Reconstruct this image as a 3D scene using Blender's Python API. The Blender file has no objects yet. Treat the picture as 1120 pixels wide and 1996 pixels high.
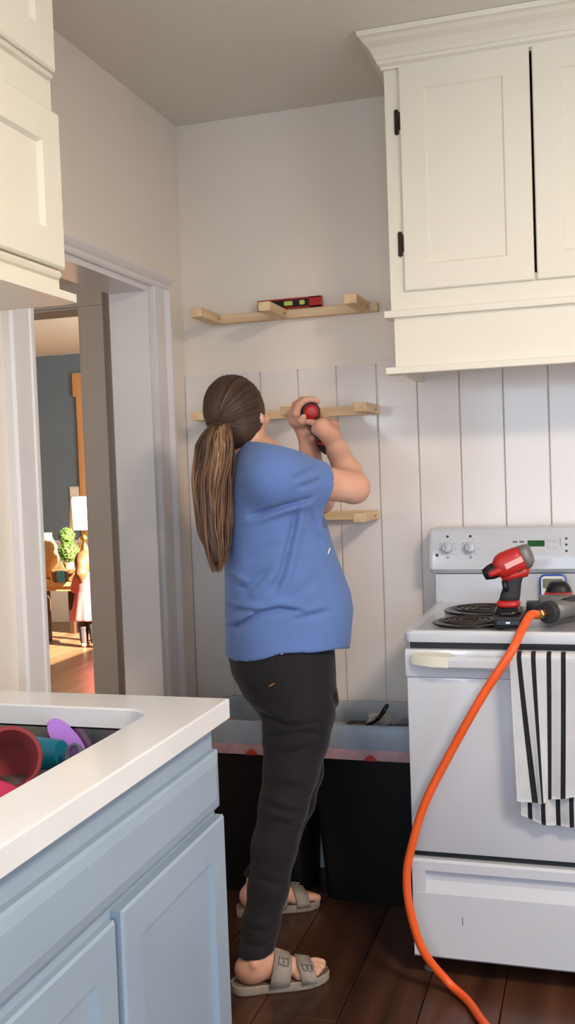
import bpy, bmesh, math, random
import numpy as np
from mathutils import Vector, Matrix

random.seed(7)
SC = bpy.context.scene
COL = SC.collection
PI = math.pi

# ------------------------------------------------------------------ camera
YAW, PITCH, ROLL, FPX = -0.30074, -0.04025, -0.036258, 1939.33
_f = Vector((math.sin(YAW)*math.cos(PITCH), math.cos(YAW)*math.cos(PITCH), math.sin(PITCH)))
_r = Vector((math.cos(YAW), -math.sin(YAW), 0)); _u = _r.cross(_f)
_r2 = _r*math.cos(ROLL) + _u*math.sin(ROLL); _u2 = _u*math.cos(ROLL) - _r*math.sin(ROLL)
cam_d = bpy.data.cameras.new('camera'); cam = bpy.data.objects.new('camera', cam_d); COL.objects.link(cam)
cam.matrix_world = Matrix(((_r2.x, _u2.x, -_f.x, 0), (_r2.y, _u2.y, -_f.y, 0), (_r2.z, _u2.z, -_f.z, 1.335), (0, 0, 0, 1)))
cam_d.sensor_fit = 'VERTICAL'; cam_d.sensor_height = 24.0; cam_d.lens = FPX/1996*24.0
cam_d.clip_start = 0.02; cam_d.clip_end = 60
SC.camera = cam

# ------------------------------------------------------------------ light
SC.view_settings.view_transform = 'Standard'; SC.view_settings.look = 'None'
SC.view_settings.gamma = 1.0; SC.view_settings.use_curve_mapping = False
SC.view_settings.exposure = 0.38
SC.cycles.max_bounces = 8; SC.cycles.caustics_reflective = False; SC.cycles.caustics_refractive = False
W = bpy.data.worlds.new('daylight'); SC.world = W; W.use_nodes = True
_bg = W.node_tree.nodes['Background']; _bg.inputs['Color'].default_value = (0.86, 0.93, 1.0, 1); _bg.inputs['Strength'].default_value = 1.1

def area(name, loc, target, sx, sy, power, col):
    l = bpy.data.lights.new(name, 'AREA'); l.shape = 'RECTANGLE'; l.size = sx; l.size_y = sy; l.energy = power; l.color = col
    o = bpy.data.objects.new(name, l); COL.objects.link(o); o.location = loc
    o.rotation_euler = (Vector(target)-Vector(loc)).to_track_quat('-Z', 'Y').to_euler()
    return o
# daylight through the patio door behind the camera, the window in the right wall, the window over the sink
area('daylight_patio_door', (0.1, -2.02, 1.12), (0.0, 1.2, 0.35), 2.0, 1.95, 38, (0.52, 0.73, 1.0))
area('daylight_side_window', (2.02, 0.55, 1.45), (-0.4, 1.2, 0.7), 1.3, 1.2, 20, (0.56, 0.76, 1.0))
area('daylight_sink_window', (-1.48, -0.02, 1.52), (0, 0.3, 1.4), 0.9, 0.86, 24, (0.86, 0.92, 1.0))
area('hall_fill_light', (-3.12, 1.6, 1.5), (-1.7, 3.0, 1.2), 0.9, 1.2, 14, (1.0, 0.93, 0.86))  # added fill lamp that brightens the dim hall; no window is built there
area('daylight_living_window', (-1.46, 6.1, 1.7), (-5, 6.6, 1.2), 1.3, 1.3, 60, (0.95, 0.97, 1.0))
_s = bpy.data.lights.new('sun', 'SUN'); _s.energy = 42; _s.angle = 0.012; _s.color = (1.0, 0.88, 0.66)
sun = bpy.data.objects.new('sun', _s); COL.objects.link(sun); sun.location = (3, 4, 6)
sun.rotation_euler = Vector((-0.8, 0.27, -0.35)).to_track_quat('-Z', 'Y').to_euler()

# ------------------------------------------------------------------ materials
def lin(r, g, b):
    f = lambda c: (c/255/12.92) if c/255 <= 0.04045 else ((c/255+0.055)/1.055)**2.4
    return (f(r), f(g), f(b), 1)
MATS = {}
def mat(name, rgb, rough=0.5, var=0.06, scale=6.0, stretch=(1, 1, 1), bump=0.0, bscale=60.0, metal=0.0, trans=0.0, coat=0.0,
        rgb2=None, alpha=1.0, rnd=0.0, spec=0.5, ior=1.45, sheen=0.0, sss=0.0, emit=0.0):
    """procedural: noise mixes the colour with a second tone; optional noise bump and per-object variation"""
    if name in MATS: return MATS[name]
    m = bpy.data.materials.new(name); m.use_nodes = True; nt = m.node_tree; N = nt.nodes; L = nt.links
    p = N['Principled BSDF']
    tc = N.new('ShaderNodeTexCoord'); mp = N.new('ShaderNodeMapping'); mp.inputs['Scale'].default_value = stretch
    L.new(tc.outputs['Object'], mp.inputs['Vector'])
    n = N.new('ShaderNodeTexNoise'); n.inputs['Scale'].default_value = scale; n.inputs['Detail'].default_value = 5
    L.new(mp.outputs['Vector'], n.inputs['Vector'])
    mix = N.new('ShaderNodeMix'); mix.data_type = 'RGBA'
    a = lin(*rgb); b = lin(*rgb2) if rgb2 else tuple(c*(1-var*2.2) for c in a[:3])+(1,)
    mix.inputs['A'].default_value = a; mix.inputs['B'].default_value = b
    rmp = N.new('ShaderNodeMapRange'); rmp.inputs['From Min'].default_value = 0.35; rmp.inputs['From Max'].default_value = 0.7
    L.new(n.outputs['Fac'], rmp.inputs['Value']); L.new(rmp.outputs['Result'], mix.inputs['Factor'])
    out = mix.outputs['Result']
    if rnd:
        oi = N.new('ShaderNodeObjectInfo'); hs = N.new('ShaderNodeHueSaturation'); mr = N.new('ShaderNodeMapRange')
        mr.inputs['To Min'].default_value = 1-rnd; mr.inputs['To Max'].default_value = 1+rnd
        L.new(oi.outputs['Random'], mr.inputs['Value']); L.new(mr.outputs['Result'], hs.inputs['Value']); L.new(out, hs.inputs['Color']); out = hs.outputs['Color']
    L.new(out, p.inputs['Base Color'])
    p.inputs['Roughness'].default_value = rough; p.inputs['Metallic'].default_value = metal
    p.inputs['Transmission Weight'].default_value = trans; p.inputs['Coat Weight'].default_value = coat
    p.inputs['Specular IOR Level'].default_value = spec; p.inputs['IOR'].default_value = ior; p.inputs['Alpha'].default_value = alpha
    p.inputs['Sheen Weight'].default_value = sheen
    if sss: p.inputs['Subsurface Weight'].default_value = sss; p.inputs['Subsurface Radius'].default_value = (0.012, 0.005, 0.003); p.inputs['Subsurface Scale'].default_value = 0.5
    if emit: p.inputs['Emission Color'].default_value = a; p.inputs['Emission Strength'].default_value = emit
    if bump:
        n2 = N.new('ShaderNodeTexNoise'); n2.inputs['Scale'].default_value = bscale; n2.inputs['Detail'].default_value = 4
        L.new(mp.outputs['Vector'], n2.inputs['Vector'])
        bp = N.new('ShaderNodeBump'); bp.inputs['Strength'].default_value = bump; bp.inputs['Distance'].default_value = 0.004
        L.new(n2.outputs['Fac'], bp.inputs['Height']); L.new(bp.outputs['Normal'], p.inputs['Normal'])
    MATS[name] = m; return m

def wood(name, rgb, rgb2, axis=0, rough=0.5, rnd=0.1, ring=26, bump=0.15, coat=0.0):
    m = mat(name, rgb, rough, rgb2=rgb2, scale=ring, stretch=tuple(0.06 if i == axis else 1 for i in range(3)), bump=bump, bscale=ring*3, rnd=rnd, coat=coat)
    return m

M_WALL = mat('wall_paint', (234, 222, 208), 0.6, 0.012, 3, bump=0.04, bscale=120)
M_CEIL = mat('ceiling_paint', (228, 222, 209), 0.8, 0.012, 2)
M_TRIM = mat('trim_paint', (224, 219, 216), 0.35, 0.012, 3)
M_BEAD = mat('beadboard_paint', (230, 221, 214), 0.14, 0.012, 3, bump=0.02, bscale=14)
M_CREAM = mat('cream_cabinet_paint', (232, 223, 203), 0.38, 0.012, 3)
M_BLUE = mat('blue_grey_cabinet_paint', (140, 156, 171), 0.33, 0.03, 3)
M_QUARTZ = mat('white_quartz', (214, 213, 212), 0.14, rgb2=(202, 202, 203), scale=2.2, coat=0.2)
M_STEEL = mat('stainless_steel', (170, 165, 158), 0.32, 0.12, 9, metal=1.0, stretch=(1, 6, 1))
M_FLOOR = wood('dark_stained_planks', (84, 52, 37), (44, 27, 20), axis=1, rough=0.34, rnd=0.3, ring=14, bump=0.25, coat=0.1)
M_FLOORB = mat('floor_gap_dark', (18, 11, 8), 0.9)
M_LFLOOR = wood('brown_oak_floor', (140, 104, 78), (112, 80, 58), axis=1, rough=0.35, rnd=0.12, ring=12)
M_PINE = wood('pine_strip', (236, 208, 168), (218, 184, 140), axis=0, rough=0.6, rnd=0.06, ring=40)
M_PINEY = wood('pine_arm', (230, 200, 158), (210, 174, 130), axis=1, rough=0.6, rnd=0.06, ring=40)
M_ENAMEL = mat('white_enamel', (197, 198, 203), 0.16, 0.01, 3, coat=0.3)
M_ALMOND = mat('almond_plastic', (226, 221, 200), 0.4, 0.02)
M_BLACK = mat('black_plastic', (14, 14, 16), 0.45, 0.1)
M_GLOSSBLK = mat('gloss_black_enamel', (20, 18, 19), 0.2, 0.1)
M_DARKMETAL = mat('dark_bronze_metal', (62, 52, 40), 0.4, 0.15, metal=0.7)
M_CHROME = mat('bright_metal', (200, 198, 195), 0.25, 0.05, metal=1.0)
M_BRASS = mat('brass', (190, 150, 92), 0.3, 0.1, metal=1.0)
M_RED = mat('red_tool_plastic', (178, 36, 32), 0.38, 0.08)
M_RUBBER = mat('charcoal_rubber', (44, 44, 47), 0.7, 0.1, bump=0.2, bscale=300)
M_GREYTOOL = mat('grey_tool_metal', (118, 116, 112), 0.45, 0.08, metal=0.3)
M_HOSE = mat('orange_hose', (236, 92, 36), 0.42, 0.06)
M_LINER = mat('bin_liner_plastic', (196, 204, 214), 0.35, 0.08, 14, alpha=0.72, bump=0.6, bscale=26)
M_PINKBAND = mat('pink_drawstring_band', (222, 176, 178), 0.45, 0.12, 20, alpha=0.85)
M_REDTAB = mat('red_drawstring', (190, 62, 36), 0.5)
M_SKIN = mat('skin', (222, 172, 146), 0.55, rgb2=(208, 150, 124), scale=9, sss=0.12)
M_SHIRT = mat('blue_cotton', (94, 122, 178), 0.85, 0.05, 9, bump=0.12, bscale=500, sheen=0.15)
M_JEANS = mat('black_denim', (20, 14, 20), 0.85, 0.16, 14, bump=0.2, bscale=600, sheen=0.1)
M_HAIR = mat('brown_hair', (74, 48, 33), 0.5, rgb2=(46, 28, 19), scale=60, stretch=(1, 1, 0.12), bump=0.4, bscale=220)
M_SUEDE = mat('taupe_suede', (160, 147, 136), 0.9, 0.08, 30, bump=0.2, bscale=400)
M_CORK = mat('sandal_sole', (172, 156, 140), 0.8, 0.1, 40)
M_FOOTBED = mat('footbed', (120, 98, 82), 0.9, 0.1)
M_GREYWALL = mat('slate_grey_wall', (116, 132, 146), 0.7, 0.04, 2)
M_CREAMWALL = mat('cream_wall', (246, 238, 218), 0.7, 0.02, 2)
M_HALL = mat('hall_wall', (196, 186, 176), 0.7, 0.02, 2)
M_ORANGEWOOD = wood('honey_oak_trim', (226, 172, 118), (206, 150, 96), axis=2, rough=0.4, rnd=0.03)
M_TABLE = wood('tan_table_wood', (206, 160, 106), (184, 136, 84), axis=0, rough=0.45, rnd=0.05)

# ------------------------------------------------------------------ mesh helpers
def link(name, me, m=None, parent=None, smooth=False):
    o = bpy.data.objects.new(name, me); COL.objects.link(o)
    if m is not None and not me.materials: me.materials.append(m)
    if smooth:
        for p in me.polygons: p.use_smooth = True
    if parent is not None: o.parent = parent
    return o
def fin(name, bm, m, parent=None, smooth=False):
    bmesh.ops.recalc_face_normals(bm, faces=bm.faces[:])
    me = bpy.data.meshes.new(name); bm.to_mesh(me); bm.free()
    o = link(name, me, m, parent)
    if smooth == 'auto':
        for p in me.polygons: p.use_smooth = True
        me.set_sharp_from_angle(angle=math.radians(38))
    elif smooth:
        for p in me.polygons: p.use_smooth = True
    return o
def tag(o, label=None, cat=None, group=None, kind=None):
    if label: o['label'] = label
    if cat: o['category'] = cat
    if group: o['group'] = group
    if kind: o['kind'] = kind
    return o
def thing(name, label, cat, loc=(0, 0, 0), group=None):
    o = bpy.data.objects.new(name, None); COL.objects.link(o); o.location = loc; o.empty_display_size = 0.05
    return tag(o, label, cat, group)
class G:
    """bmesh collector, all coordinates minus an origin so that parts can sit under an Empty"""
    def __init__(s, org=(0, 0, 0)): s.bm = bmesh.new(); s.o = Vector(org)
    def box(s, x0, x1, y0, y1, z0, z1, bev=0.0, seg=2, rot=None):
        r = bmesh.ops.create_cube(s.bm, size=1.0); vs = r['verts']
        c = Vector(((x0+x1)/2, (y0+y1)/2, (z0+z1)/2)); d = Vector((abs(x1-x0), abs(y1-y0), abs(z1-z0)))
        for v in vs: v.co = Vector((v.co.x*d.x, v.co.y*d.y, v.co.z*d.z))
        if bev:
            es = {e for v in vs for e in v.link_edges}
            g = bmesh.ops.bevel(s.bm, geom=list(es), offset=min(bev, min(d)*0.49), segments=seg, profile=0.5, affect='EDGES')
            vs = list({v for f in g['faces'] for v in f.verts} | {v for v in vs if v.is_valid})
        for v in vs:
            if rot is not None: v.co = rot @ v.co
            v.co += c - s.o
        return s
    def tube(s, pts, rad, seg=10, cap=True, flat=None):
        pts = [Vector(p)-s.o for p in pts]; n = len(pts)
        rad = rad if isinstance(rad, (list, tuple)) else [rad]*n
        t0 = (pts[1]-pts[0]).normalized(); ref = Vector((0, 0, 1)) if abs(t0.z) < 0.9 else Vector((1, 0, 0))
        nrm = t0.cross(ref).normalized(); rings = []
        for i in range(n):
            t = (pts[min(i+1, n-1)]-pts[max(i-1, 0)]).normalized()
            nrm = (nrm - t*nrm.dot(t)).normalized(); b = t.cross(nrm)
            ring = []
            for k in range(seg):
                a = 2*PI*k/seg; q = nrm*math.cos(a)*rad[i] + b*math.sin(a)*rad[i]*(flat or 1)
                ring.append(s.bm.verts.new(pts[i]+q))
            rings.append(ring)
        for i in range(n-1):
            for k in range(seg):
                s.bm.faces.new((rings[i][k], rings[i][(k+1) % seg], rings[i+1][(k+1) % seg], rings[i+1][k]))
        if cap: s.bm.faces.new(rings[0][::-1]); s.bm.faces.new(rings[-1])
        return s
    def lathe(s, prof, c, axis=(0, 0, 1), seg=24, cap0=True, cap1=True):
        ax = Vector(axis).normalized(); ref = Vector((1, 0, 0)) if abs(ax.x) < 0.8 else Vector((0, 0, 1))
        u = (ref-ax*ref.dot(ax)).normalized(); v = ax.cross(u); c = Vector(c)-s.o; rings = []
        for (r, h) in prof:
            rings.append([s.bm.verts.new(c+ax*h+(u*math.cos(2*PI*k/seg)+v*math.sin(2*PI*k/seg))*max(r, 1e-5)) for k in range(seg)])
        for i in range(len(rings)-1):
            for k in range(seg): s.bm.faces.new((rings[i][k], rings[i][(k+1) % seg], rings[i+1][(k+1) % seg], rings[i+1][k]))
        if cap0: s.bm.faces.new(rings[0][::-1])
        if cap1: s.bm.faces.new(rings[-1])
        return s
    def loft(s, rings, cap0=True, cap1=True, closed=True):
        R = [[s.bm.verts.new(Vector(p)-s.o) for p in r] for r in rings]; n = len(R[0])
        for i in range(len(R)-1):
            for k in range(n if closed else n-1):
                s.bm.faces.new((R[i][k], R[i][(k+1) % n], R[i+1][(k+1) % n], R[i+1][k]))
        if cap0: s.bm.faces.new(R[0][::-1])
        if cap1: s.bm.faces.new(R[-1])
        return s
    def prism(s, poly, d):
        """poly: list of 3-D points, extruded along d"""
        d = Vector(d); return s.loft([poly, [Vector(p)+d for p in poly]])
    def build(s, name, m, parent=None, smooth=False): return fin(name, s.bm, m, parent, smooth)
def struct(o): o['kind'] = 'structure'; return o
def rrect(x0, x1, y0, y1, r, z, n=5):
    out = []
    for (cx, cy, a0) in ((x1-r, y1-r, 0), (x0+r, y1-r, 90), (x0+r, y0+r, 180), (x1-r, y0+r, 270)):
        for k in range(n+1):
            a = math.radians(a0+90*k/n); out.append((cx+r*math.cos(a), cy+r*math.sin(a), z))
    return out
def spline(pts, n=8):
    P = [Vector(p) for p in pts]; out = []
    for i in range(len(P)-1):
        p0, p1, p2, p3 = P[max(i-1, 0)], P[i], P[i+1], P[min(i+2, len(P)-1)]
        for k in range(n):
            t = k/n; out.append(0.5*((2*p1)+(p2-p0)*t+(2*p0-5*p1+4*p2-p3)*t*t+(3*p1-p0-3*p2+p3)*t**3))
    out.append(P[-1]); return out

# ------------------------------------------------------------------ the room
XL, YB, ZC = -1.345, 3.20, 2.53
XR, YN = 1.95, -1.95
JX = -1.475                         # other face of the left wall
struct(G().box(-9, XR+0.1, YN-0.1, 9.2, -0.12, -0.012).build('floor', M_FLOORB))
floor = bpy.data.objects['floor']
# kitchen planks, run towards the back wall, each its own piece
lines = [-0.831-0.193*k for k in range(3, 0, -1)]+[-0.831, -0.63, -0.441, -0.25]+[-0.25+0.193*k for k in range(1, 11)]
for i in range(len(lines)-1):
    x0, x1 = lines[i], lines[i+1]; y = YN; rr = random.Random(i*13+5); first = True
    ends = []
    yy = 0.2+rr.random()*1.2
    while yy < YB-0.25: ends.append(yy); yy += 1.1+rr.random()*0.9
    ends.append(YB)
    for e in ends:
        G().box(max(x0, XL)+0.0013, x1-0.0013, y+0.001, e-0.001, -0.012, rr.uniform(-0.0008, 0.0), bev=0.0016, seg=1).build('plank', M_FLOOR, floor); y = e
# boards of the other rooms
k = 0; x = -7.0
while x < -1.36:
    x1 = min(x+0.16, -1.36)
    G().box(x+0.001, x1-0.001, 0.6, 8.45, -0.012, 0, bev=0.0012, seg=1).build('plank', M_LFLOOR, floor); x += 0.16
struct(G().box(JX, XR+0.1, YN-0.1, YB+0.15, ZC, ZC+0.1).box(-3.3, JX, 0.5, YB+0.13, ZC, ZC+0.1).build('ceiling', M_CEIL))
# unseen wall added outside to keep the sun out of the kitchen windows
struct(G().box(3.2, 3.4, -6, 2.6, 0, 3.4).build('wall_sun_blocker', M_HALL))

# back wall: painted plaster with tongue-and-groove boards below
wb = struct(G().box(JX, XR+0.1, YB+0.006, YB+0.15, 0, ZC).build('wall_back', M_WALL))
gx = [XL, -1.205, -1.07, -0.938, -0.806, -0.672, -0.540, -0.406, -0.270, -0.133, 0.002, 0.137, 0.272, 0.407, 0.542, 0.677, 0.812, 0.947, 1.082, 1.217, 1.352, 1.487, 1.622, 1.757, XR]
for i in range(len(gx)-1):
    right = gx[i] >= -0.673
    y0 = YB-0.0105 if right else YB-0.008
    top = 1.684 if right else 1.676
    a, b = gx[i], gx[i+1]; g = 0.0014; ch = 0.0022
    e = 0.0016 if abs(gx[i]+0.672) < 1e-6 else 0
    poly = [(a+g+e, YB+0.006, 0), (a+g+e, y0+ch, 0), (a+g+ch+e, y0, 0), (b-g-ch, y0, 0), (b-g, y0+ch, 0), (b-g, YB+0.006, 0)]
    G().prism(poly, (0, 0, top)).build('beadboard', M_BEAD, wb)
# groove backing
G().box(XL, XR, YB-0.002, YB+0.004, 0, 1.67).build('backing_sheet', M_WALL, wb)

# left wall with doorway (Y 2.215-2.931, head 1.943) and sink window
DY0, DY1, DZ = 2.215, 2.931, 1.943
wl = struct(G().box(JX, XL, DY1, YB+0.006, 0, ZC).box(JX, XL, DY0, DY1, DZ, ZC).box(JX, XL, 0.45, DY0, 0, ZC).box(JX, XL, -0.5, 0.45, 0, 1.08)
            .box(JX, XL, -0.5, 0.45, 1.98, ZC).box(JX, XL, YN, -0.5, 0, ZC).build('wall_left', M_WALL))
def window(n, x0, x1, y0, y1, z0, z1, m=M_TRIM, mid=True, outx=0, outy=0):
    f = 0.045; g = G()
    if abs(x1-x0) < abs(y1-y0):
        g.box(x0, x1, y0, y0+f, z0, z1).box(x0, x1, y1-f, y1, z0, z1).box(x0, x1, y0+f, y1-f, z0, z0+f).box(x0, x1, y0+f, y1-f, z1-f, z1)
        if mid: g.box(x0, x1, y0+f, y1-f, (z0+z1)/2-0.02, (z0+z1)/2+0.02)
    else:
        g.box(x0, x0+f, y0, y1, z0, z1).box(x1-f, x1, y0, y1, z0, z1).box(x0+f, x1-f, y0, y1, z0, z0+f).box(x0+f, x1-f, y0, y1, z1-f, z1)
        if mid: g.box((x0+x1)/2-0.025, (x0+x1)/2+0.025, y0, y1, z0+f, z1-f)
    return struct(g.build('window_%d' % n, m))
window(1, JX+0.06, JX+0.1, -0.5, 0.45, 1.08, 1.98)
# rear wall with the patio door opening, right wall with a window
struct(G().box(JX, -0.95, YN-0.1, YN, 0, ZC).box(1.15, XR+0.1, YN-0.1, YN, 0, ZC).box(-0.95, 1.15, YN-0.1, YN, 2.12, ZC).box(-0.95, 1.15, YN-0.1, YN, 0, 0.1).build('wall_rear', M_WALL))
window(2, -0.95, 1.15, YN-0.06, YN-0.02, 0.1, 2.12)
struct(G().box(XR, XR+0.1, YN, -0.15, 0, ZC).box(XR, XR+0.1, 1.25, YB+0.15, 0, ZC).box(XR, XR+0.1, -0.15, 1.25, 0, 0.82).box(XR, XR+0.1, -0.15, 1.25, 2.08, ZC).build('wall_right', M_WALL))
window(3, XR+0.03, XR+0.06, -0.15, 1.25, 0.82, 2.08)

# door lining and moulded casings
def casing_v(y_in, y_out, z1, n):
    """vertical moulded casing on the left wall, profile from the inner edge outwards"""
    s = 1 if y_out > y_in else -1; w = abs(y_out-y_in); X = XL
    prof = [(0, 0), (0, .014), (.006, .017), (.018, .017), (.022, .013), (w-.040, .013), (w-.034, .018), (w-.024, .026), (w-.008, .026), (w, .02), (w, 0)]
    return struct(G().prism([(X+d, y_in+s*u, 0) for u, d in prof], (0, 0, z1)).build('trim_%d' % n, M_TRIM))
casing_v(DY1+0.004, 3.060, DZ+0.0005, 1)
casing_v(DY0-0.004, 2.09, DZ+0.0005, 2)
prof = [(0, 0), (0, .012), (.006, .016), (.012, .013), (.018, .013), (.024, .02), (.036, .028), (.043, .028), (.043, 0)]
struct(G().prism([(XL+d, 2.086, DZ+u) for u, d in prof], (0, 3.066-2.086, 0)).build('trim_3', M_TRIM))
struct(G().box(JX-0.002, XL+0.002, DY1-0.018, DY1, 0, DZ).box(JX-0.002, XL+0.002, DY0, DY0+0.018, 0, DZ).box(JX-0.002, XL+0.002, DY0+0.018, DY1-0.018, DZ-0.018, DZ)
       .build('door_frame_lining', M_TRIM)); bpy.data.objects['door_frame_lining'].name = 'trim_4'
struct(G().box(XL, XL+0.014, 3.064, 3.19, 0, 0.13, bev=0.004).build('baseboard_left', M_TRIM))
struct(G().box(XL, -0.49, YB-0.03, YB-0.0105, 0, 0.12, bev=0.004).build('baseboard_back', M_TRIM))

# hall beyond the doorway, with a cased opening (right edge X=-1.73) into the living room
struct(G().box(-2.75+1.02, JX, YB, YB+0.13, 0, ZC).box(-3.2, -2.75, YB, YB+0.13, 0, ZC).box(-2.75, -1.73, YB, YB+0.13, 1.945, ZC).build('wall_hall', M_HALL))
struct(G().box(-1.729, -1.64, YB-0.02, YB-0.0005, 0, 1.945).box(-2.75, -1.64, YB-0.021, YB-0.0005, 1.946, 2.03).box(-1.737, -1.7305, YB-0.018, YB+0.13, 0, 1.938)
       .box(-2.75, -1.7305, YB-0.018, YB+0.13, 1.939, 1.9445).build('trim_5', M_HALL))
struct(G().box(-3.3, -3.2, 0.5, YB+0.13, 0, ZC).box(-3.2, JX, 0.5, 0.6, 0, ZC).build('wall_hall_side', M_HALL))

# living room shell
YF = 8.3
lw = struct(G().box(-7.0, -1.48, YF, YF+0.12, 0, 2.5).build('wall_living_far', M_GREYWALL))
G().box(-7.0, -1.6, YF-0.02, YF, 0, 0.74).build('wainscot_panel', M_CREAMWALL, lw)
G().box(-7.0, -1.6, YF-0.05, YF, 0.74, 0.775, bev=0.008).build('chair_rail', M_TRIM, lw)
struct(G().box(-7.1, -7.0, YB, YF, 0, 2.5).build('wall_living_left', M_CREAMWALL))
struct(G().box(-1.6, -1.48, YB+0.13, 5.4, 0, 2.5).box(-1.6, -1.48, 6.8, YF, 0, 2.5).box(-1.6, -1.48, 5.4, 6.8, 0, 0.94).box(-1.6, -1.48, 5.4, 6.8, 2.4, 2.5)
       .build('wall_living_right', M_CREAMWALL))
struct(G().box(-7.1, -1.48, YB+0.13, YF+0.12, 2.5, 2.53).build('ceiling_living', M_CREAMWALL))
struct(G().box(-7, -3.3, YB, YB+0.13, 0, 2.5).build('wall_living_near', M_CREAMWALL))
wf = window(4, -1.56, -1.52, 5.4, 6.8, 0.94, 2.4, mid=False)
# honey oak door casing on the far wall
struct(G().box(-4.575, -4.40, YF-0.035, YF, 0.0, 2.28, bev=0.006).box(-4.60, -4.1, YF-0.045, YF, 2.10, 2.32, bev=0.006).build('trim_6', M_ORANGEWOOD))

# ceiling lamp over the middle of the kitchen (behind and to the right of the camera's view)
cl = thing('ceiling_lamp', 'round flush ceiling lamp in the middle of the kitchen', 'lamp', (0.95, 0.75, ZC))
G(cl.location).lathe([(.001, 0), (.30, 0), (.30, -.03), (.27, -.035), (.27, -.012), (.001, -.012)], (0.95, 0.75, ZC), seg=40, cap0=False, cap1=False).build('rim', M_CHROME, cl, 'auto')
_l = bpy.data.lights.new('ceiling_lamp_light', 'AREA'); _l.shape = 'DISK'; _l.size = 0.52; _l.energy = 56; _l.color = (1.0, 0.84, 0.67)
_o = bpy.data.objects.new('ceiling_lamp_light', _l); COL.objects.link(_o); _o.location = (0.95, 0.75, ZC-0.045)
# ------------------------------------------------------------------ cabinet doors
def shaker(g, plane, u0, u1, z0, z1, t, fw, rec, axis, sgn, bev=0.004):
    """one-piece shaker door (frame with sloped sides down to a recessed panel). plane = coordinate of the outer face;
    axis 'x': door faces +-X and u runs along Y; axis 'y': door faces -Y and u runs along X; sgn: +1 faces +axis"""
    def P(u, z, d):
        c = plane - sgn*d
        return (c, u, z) if axis == 'x' else (u, c, z)
    def ring(o, d): return [P(u0+o, z0+o, d), P(u1-o, z0+o, d), P(u1-o, z1-o, d), P(u0+o, z1-o, d)]
    g.loft([ring(0, t), ring(0, bev), ring(bev, 0), ring(fw, 0), ring(fw+0.005, rec), ring(fw+0.03, rec)], cap0=True, cap1=True)
    return g

# ------------------------------------------------------------------ blue-grey base cabinet under the sink
XF = -0.697
bc = thing('base_cabinet', 'blue-grey painted base cabinet under the white countertop', 'cabinet', (-1.0, 1.2, 0)); O = bc.location
YE = 1.715; YS = -0.4
g = G(O); g.box(XF-0.02, XF, YE-0.035, YE, 0.1, 0.875).box(XF-0.02, XF, YS, YE-0.035, 0.815, 0.875).box(XF-0.02, XF, YS, YE-0.035, 0.68, 0.73)
for y in (1.27, 0.80, 0.33): g.box(XF-0.0205, XF-.0005, y, y+0.045, 0.13, 0.68)
g.box(XF-0.02, XF, YS, YE-0.035, 0.1, 0.13); g.build('face_frame', M_BLUE, bc)
G(O).box(XL+0.004, XF-0.02, YE-0.018, YE, 0.1, 0.875).box(XL+0.004, XF-0.05, YS, YE-0.018, 0.1, 0.118).box(XL+0.004, XL+0.012, YS, YE-0.018, 0.1, 0.66).box(XL+0.06, XF-0.07, YS, YE-0.02, 0, 0.1).build('carcass', M_BLUE, bc)
def front(y0, y1, z0, z1, x):          # slab drawer front with a wide sloped edge
    g = G(O)
    def R(o, d): return [(x-d, y0+o, z0+o), (x-d, y1-o, z0+o), (x-d, y1-o, z1-o), (x-d, y0+o, z1-o)]
    g.loft([R(0, 0.018), R(0, 0.006), R(0.006, 0.003), R(0.022, 0)])
    return g.build('drawer_front', M_BLUE, bc)
front(0.82, YE-0.004, 0.716, 0.824, XF+0.018); front(-0.1, 0.80, 0.716, 0.824, XF+0.018)
shaker(G(O), XF+0.021, 1.292, YE-0.002, 0.115, 0.700, 0.021, 0.062, 0.010, 'x', 1).build('door', M_BLUE, bc)
shaker(G(O), XF+0.014, 0.83, 1.284, 0.115, 0.690, 0.014, 0.062, 0.009, 'x', 1).build('door', M_BLUE, bc)
shaker(G(O), XF+0.018, 0.35, 0.81, 0.115, 0.697, 0.018, 0.062, 0.010, 'x', 1).build('door', M_BLUE, bc)

# countertop slab with the sink cut-out
def slab_with_hole():
    bm = bmesh.new(); z1, z0 = 0.914, 0.877
    hole = rrect(-1.235, -0.772, 0.74, 1.628, 0.055, z1, 7); outer = [(-1.341, -0.4, z1), (-0.667, -0.4, z1), (-0.667, 1.737, z1), (-1.341, 1.737, z1)]
    def loop(pts): vs = [bm.verts.new(p) for p in pts]; return [bm.edges.new((vs[i], vs[(i+1) % len(vs)])) for i in range(len(vs))]
    es = loop(outer)+loop(hole)
    bmesh.ops.triangle_fill(bm, edges=es, use_beauty=True)
    r = bmesh.ops.extrude_face_region(bm, geom=bm.faces[:])
    for v in [x for x in r['geom'] if isinstance(x, bmesh.types.BMVert)]: v.co.z = z0
    bmesh.ops.recalc_face_normals(bm, faces=bm.faces[:])
    e = [e for e in bm.edges if len(e.link_faces) == 2 and e.calc_face_angle() > 1.0 and all(abs(v.co.z-z1) < 1e-4 for v in e.verts)]
    bmesh.ops.bevel(bm, geom=e, offset=0.003, segments=2, profile=0.5, affect='EDGES')
    bmesh.ops.translate(bm, verts=bm.verts[:], vec=(1.0, -1.2, -0.877))
    return bm
ct = fin('countertop', slab_with_hole(), M_QUARTZ); ct.location = (-1.0, 1.2, 0.877)
tag(ct, 'white quartz countertop slab with an undermount sink cut-out', 'countertop')
sk = thing('sink', 'stainless steel undermount sink full of plastic dishes', 'sink', (-1.0, 1.2, 0.68)); O = sk.location
rings = []
for (dx, r, z) in ((-0.018, .07, .8765), (-0.006, .06, .8765), (0.0, .058, .872), (0.008, .06, .72), (0.03, .075, .695), (0.08, .06, .688)):
    rings.append(rrect(-1.241+dx, -0.766-dx, 0.734+dx, 1.634-dx, r, z, 7))
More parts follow.
